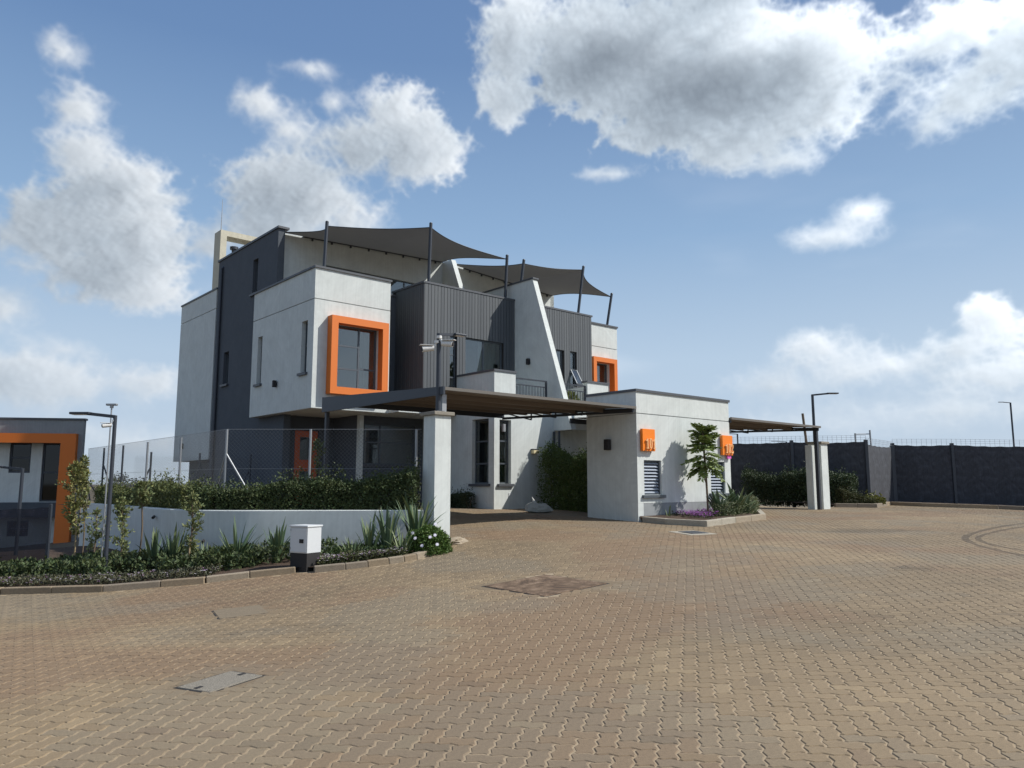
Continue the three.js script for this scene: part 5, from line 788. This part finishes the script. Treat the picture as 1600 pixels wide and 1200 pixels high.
swordPlant('agave', 'wide-spreading grey-green agave before the curved retaining wall', 'plant', bedD(370, 892, 13.1), 0.8, 17, 0.95, IR);
swordPlant('iris_clump', 'upright sword-leaved clump close left of the utility cabinet', 'plant', bedD(432, 884, 13.2), 0.74, 18, 0.42, IR);
swordPlant('iris_clump', 'dense dark sword-leaved clump right of the bare-trunked young tree', 'plant', bedD(240, 895, 13.2), 0.68, 20, 0.45, IR);
swordPlant('iris_clump', 'dark sword-leaved clump just left of the staked young tree', 'plant', bedD(268, 896, 13.1), 0.72, 16, 0.4, IR);
swordPlant('iris_clump', 'loose sword-leaved clump right of the staked young tree', 'plant', bedD(318, 897, 13.0), 0.55, 14, 0.7, IR);
swordPlant('iris_clump', 'dark upright clump right of the utility cabinet, bent leaves', 'plant', bedD(576, 868, 13.3), 0.72, 18, 0.4, IR);
swordPlant('iris_clump', 'thin-leaved clump between the cabinet and the flowering bush', 'plant', bedD(605, 864, 13.4), 0.78, 20, 0.5, IR);
swordPlant('iris_clump', 'tallest sword-leaved clump beside the carport pillar', 'plant', bedD(650, 848, 13.75), 0.98, 22, 0.34, IR);
swordPlant('iris_clump', 'short grassy clump at the cabinet end of the curved kerb', 'plant', bedD(550, 874, 12.9), 0.42, 22, 0.6, IR, blades, [M.bladeC, M.bladeA]);
swordPlant('iris_clump', 'pale leaning clump in front of the flowering bush', 'plant', bedD(628, 870, 13.0), 0.5, 16, 0.6, IR, blades, [M.bladeC, M.bladeA]);

// low ground cover and flowers
function coverPatch(name, label, category, pts, n, hgt, c, petals, group, stuff = true, l = 0.045) {
  const items = [], fl = [], P0 = pts[0], o = [P0[0], H(...P0), -P0[1]], xs = pts.map((p) => p[0]), ds = pts.map((p) => p[1]), x0 = Math.min(...xs), x1 = Math.max(...xs), d0 = Math.min(...ds), d1 = Math.max(...ds);
  const g = thing(name, label, category, o, 0, group); let tries = 0;
  while (items.length < n && tries++ < n * 30) { const x = rr(x0, x1), d = rr(d0, d1); if (!inside(x, d, pts)) continue; if (hgt > 0.2 && x < 0 && fbm(x * 1.5, d * 1.5, 8, 4) < rr(-0.25, 0.12)) continue; const k = 0.55 + 0.9 * (0.5 + 0.5 * fbm(x * 3, d * 3, 6, 3)), y = (x < -0.9 ? soilY(x, d) : H(x, d) + 0.06) + rnd() * hgt * k; items.push(leafItem(V3(x - o[0], y - o[1], -d - o[2]), V3(0, 0.8, 0), l, l * 0.3, c, 0.35)); }
  for (let i = 0; i < (petals ? petals.n : 0); i++) { let x, d, q = 0; do { x = rr(x0, x1); d = rr(d0, d1); } while (!inside(x, d, pts) && q++ < 60); const y = (x < -0.9 ? soilY(x, d) : H(x, d) + 0.07) + hgt * rr(0.5, 1.15), cc = petals.c[Math.floor(rnd() * petals.c.length)], ctr = V3(x - o[0], y - o[1], -d - o[2]); for (let k = 0; k < 5; k++) { const a = k * 1.257 + rnd(), dir = V3(Math.cos(a), 0.35, Math.sin(a)).normalize(); fl.push({ p: ctr, dir, side: V3(-Math.sin(a), 0, Math.cos(a)), l: petals.s * rr(0.8, 1.2), w: petals.s * 0.4, c: cc }); } }
  const leaf = part(g, 'leaves', leafGeo(items), M.leaf); if (stuff) leaf.userData.kind = 'stuff';
  if (fl.length) { const p = part(g, 'flowers', leafGeo(fl), M.petal); p.userData.kind = 'stuff'; }
  return g;
}
const off = (P, k) => P.map(([x, d]) => [x, d + k]);
const strip = (P, a, b) => [...off(P, a), ...off(P, b).reverse()];
const pale = [[0.62, 0.58, 0.62], [0.5, 0.4, 0.52], [0.42, 0.22, 0.42], [0.66, 0.62, 0.6]];
coverPatch('ground_cover', 'low flowering ground cover along the left kerb edge, pink and white', 'ground cover', strip([[-13.5, 11.25], ...kerbA.slice(1), ...kerbB.slice(0, 1)], 0.16, 0.72), 13000, 0.1, [0.085, 0.085, 0.045], { n: 900, c: pale, s: 0.02 }, null);
coverPatch('ground_cover', 'dark leafy ground cover under the young trees and sword plants', 'ground cover', strip([[-15, 11.2], ...kerbA.slice(1), ...kerbB, ...kerbC.slice(0, 1)], 0.62, 2.1), 24000, 0.27, [0.066, 0.092, 0.03], null, null, true, 0.08);
coverPatch('ground_cover', 'white-flowered edging along the curved kerb by the cabinet', 'ground cover', strip(kerbC.slice(0, 5), 0.15, 0.6), 4500, 0.12, [0.1, 0.11, 0.045], { n: 420, c: pale, s: 0.022 }, null);
coverPatch('ground_cover', 'green ground cover among the sword plants beside the pillar', 'ground cover', strip(kerbC.slice(0, 7), 0.55, 1.3), 7000, 0.14, [0.06, 0.095, 0.028], null, null, true, 0.06);
{ // daisy bush at the pillar
  const c0 = bedD(668, 862, 13.35), g = thing('daisy_bush', 'rounded green bush with white daisies at the foot of the carport pillar', 'bush', [c0.x, c0.y, c0.z]), items = [], fl = [];
  for (let i = 0; i < 7000; i++) { const v = rdir(); v.y = Math.abs(v.y); const k = (1 + 0.22 * fbm(v.x * 3, v.y * 3, v.z * 3, 3)) * rr(0.75, 1.02), p = V3(v.x * 0.4 * k, v.y * 0.44 * k - 0.05, v.z * 0.36 * k); items.push(leafItem(p, v.clone().multiplyScalar(0.8), 0.05, 0.013, [0.095, 0.16, 0.03], 0.3)); }
  part(g, 'foliage', leafGeo(items), M.leaf);
  for (const [x, y, z] of [[0.14, 0.44, 0.12], [-0.22, 0.3, 0.3], [-0.17, 0.22, 0.36], [0.08, 0.24, 0.38], [0.16, 0.27, 0.36], [0.2, 0.12, 0.38], [-0.05, 0.1, 0.4], [-0.32, 0.12, 0.28]]) { const n = V3(x * 0.6, 0.4, 0.7).normalize(), s = V3().crossVectors(n, V3(0, 1, 0)).normalize(), t = V3().crossVectors(s, n); for (let k = 0; k < 9; k++) { const a = k * 0.698, dir = s.clone().multiplyScalar(Math.cos(a)).addScaledVector(t, Math.sin(a)); fl.push({ p: V3(x, y, z), dir, side: V3().crossVectors(dir, n).normalize(), l: 0.034, w: 0.008, c: [0.72, 0.68, 0.76] }); } }
  part(g, 'daisies', leafGeo(fl), M.petal).userData.kind = 'stuff';
}
// bed in front of the service block: small tree, strap-leaved plants, flowers
{
  const b = uvw(15.98, 11.1), by = H(b.x, -b.z) + 0.1, g = thing('ornamental_tree', 'small ornamental tree with drooping feathery leaves before the white block', 'tree', [b.x, by, b.z]), items = [], fr = [];
  const top = 1.62; part(g, 'trunk', new THREE.TubeGeometry(new THREE.CatmullRomCurve3([V3(0, -0.1, 0), V3(-0.01, 0.5, 0.01), V3(-0.03, 1.1, 0), V3(-0.06, 1.7, 0.01), V3(-0.07, 2.05, 0)]), 20, 0.026, 7), M.bark);
  part(g, 'limb', [rod(V3(-0.02, 0.75, 0), V3(-0.2, 1.25, 0.08), 0.012, 0.008, 6), rod(V3(-0.03, 1.05, 0), V3(0.16, 1.4, -0.05), 0.011, 0.007, 6)], M.bark);
  for (let i = 0; i < 86; i++) {
    const a = rr(0, 6.283), y0 = rr(1.12, 2.04), e = lerp(-0.35, 1.1, sstep(1.12, 2.04, y0)) + rr(-0.3, 0.3), L = rr(0.3, 0.52) * (y0 > 1.95 ? 0.85 : 1), s = V3(-0.05 + (y0 < 1.5 ? rr(-0.1, 0.12) : 0), y0, rr(-0.05, 0.05)), dir = V3(Math.cos(a), e, Math.sin(a)).normalize(), pts = [0, 0.33, 0.66, 1].map((t) => s.clone().addScaledVector(dir, L * t).add(V3(0, -0.14 * L * t * t * 2, 0))), cv = new THREE.CatmullRomCurve3(pts);
    fr.push(new THREE.TubeGeometry(cv, 5, 0.004, 3));
    for (let k = 0; k < 15; k++) for (const sd of [-1, 1]) { const t = 0.2 + k / 15 * 0.8, p = cv.getPoint(t), tan = cv.getTangent(t), side = V3().crossVectors(tan, V3(0, 1, 0)).normalize().multiplyScalar(sd), d2 = side.clone().addScaledVector(tan, 0.55).add(V3(rr(-0.2, 0.2), rr(-0.6, 0.15), rr(-0.2, 0.2))).normalize(), kk = rr(0.7, 1.3), c = [0.19 * kk, 0.25 * kk, 0.06 * kk]; items.push({ p, dir: d2, side: V3().crossVectors(d2, V3(rr(-1, 1), 0.7, rr(-1, 1)).normalize()).normalize(), l: 0.15 * (1 - 0.4 * Math.abs(t - 0.5)), w: 0.024, c }); }
  }
  part(g, 'leaf_stalks', fr, M.bladeB).userData.kind = 'stuff'; part(g, 'crown', leafGeo(items), M.leaf);
}
const gbed = (u, v) => { const p = uvw(u, v); p.y = H(p.x, -p.z) + 0.08; return p; };
swordPlant('strelitzia', 'broad-leaved plant with spreading leaves under the ornamental tree', 'plant', gbed(16.3, 11.0), 0.75, 14, 0.95, 'broad-leaved plants before the white block', wide, [M.bladeA, M.bladeB]);
swordPlant('strelitzia', 'upright broad-leaved plant in front of the right louvre window', 'plant', gbed(17.1, 11.05), 0.85, 18, 0.55, 'broad-leaved plants before the white block', wide, [M.bladeA, M.bladeC]);
swordPlant('strelitzia', 'smaller broad-leaved plant at the block corner below plate 102', 'plant', gbed(17.6, 11.1), 0.62, 12, 0.8, 'broad-leaved plants before the white block', wide, [M.bladeA, M.bladeB]);
swordPlant('iris_clump', 'lone short blade tuft near the left louvre window', 'plant', gbed(14.7, 11.3), 0.36, 3, 0.15, null, blades, [M.bladeC]);
coverPatch('flower_patch', 'bright magenta flower patch in the bed before the white block', 'flowers', [[1050, 813], [1104, 818], [1128, 813], [1118, 804], [1062, 806]].map((p) => onGround(...p)), 1500, 0.14, [0.09, 0.1, 0.05], { n: 900, c: [[0.42, 0.13, 0.5], [0.52, 0.2, 0.58], [0.33, 0.09, 0.4]], s: 0.026 }, null);
coverPatch('flower_patch', 'pale green shrub patch with tiny white flowers at the bed corner', 'flowers', [[1112, 814], [1150, 813], [1188, 806], [1180, 799], [1130, 802]].map((p) => onGround(...p)), 7000, 0.34, [0.15, 0.175, 0.075], { n: 500, c: [[0.55, 0.55, 0.42]], s: 0.016 }, null);
coverPatch('ground_cover', 'sparse low plants at the left end of the block bed', 'ground cover', [[1012, 811], [1055, 815], [1075, 806], [1030, 804]].map((p) => onGround(...p)), 500, 0.1, [0.08, 0.09, 0.04], { n: 16, c: [[0.62, 0.6, 0.58]], s: 0.02 }, null);

// ------------------------------------------------------------------ trees: some beyond the site, one across the road that the windows mirror
function bigTree(label, x, y, d, hgt, rad, n, c, group) {
  const g = thing('broadleaf_tree', label, 'tree', [x, y, -d], 0, group), items = [], limbs = [];
  part(g, 'trunk', rod(V3(0, -0.5, 0), V3(0.1, hgt * 0.55, 0), hgt * 0.03, hgt * 0.016, 8), M.bark);
  for (let i = 0; i < 9; i++) { const a = i * 2.4, r = rad * rr(0.35, 0.75), y1 = hgt * rr(0.55, 0.9), ctr = V3(Math.cos(a) * r, y1, Math.sin(a) * r), rr0 = rad * rr(0.3, 0.5); limbs.push(rod(V3(0.05, hgt * rr(0.3, 0.5), 0), ctr, hgt * 0.011, hgt * 0.004, 6)); for (let k = 0; k < n / 9; k++) { const v = rdir().multiplyScalar(Math.pow(rnd(), 0.4) * rr0); v.y *= 0.75; items.push(leafItem(ctr.clone().add(v), V3(0, 0.2, 0), 0.035 * hgt, 0.012 * hgt, c)); } }
  part(g, 'limb', limbs, M.bark).userData.kind = 'stuff'; part(g, 'crown', leafGeo(items), M.leaf);
}
bigTree('leafy tree across the road, mirrored in the balcony window', 43, -0.4, 15.5, 13.5, 4.5, 6000, [0.05, 0.075, 0.025]);
for (const [px, py, D, r, label] of [[205, 742, 62, 1.6, 'distant tree with open crown seen through the chain-link fence'], [243, 748, 58, 1.3, 'distant low bushy tree behind the strutted fence posts'], [188, 752, 70, 1.4, 'far low tree between the street lamp and fence posts']]) { const t = atDepth(px, py - 8, D); bigTree(label, t.x, -2.6, D, t.y + 2.6, r, 900, [0.05, 0.06, 0.045], 'distant trees'); }
renderer.render(scene, camera);
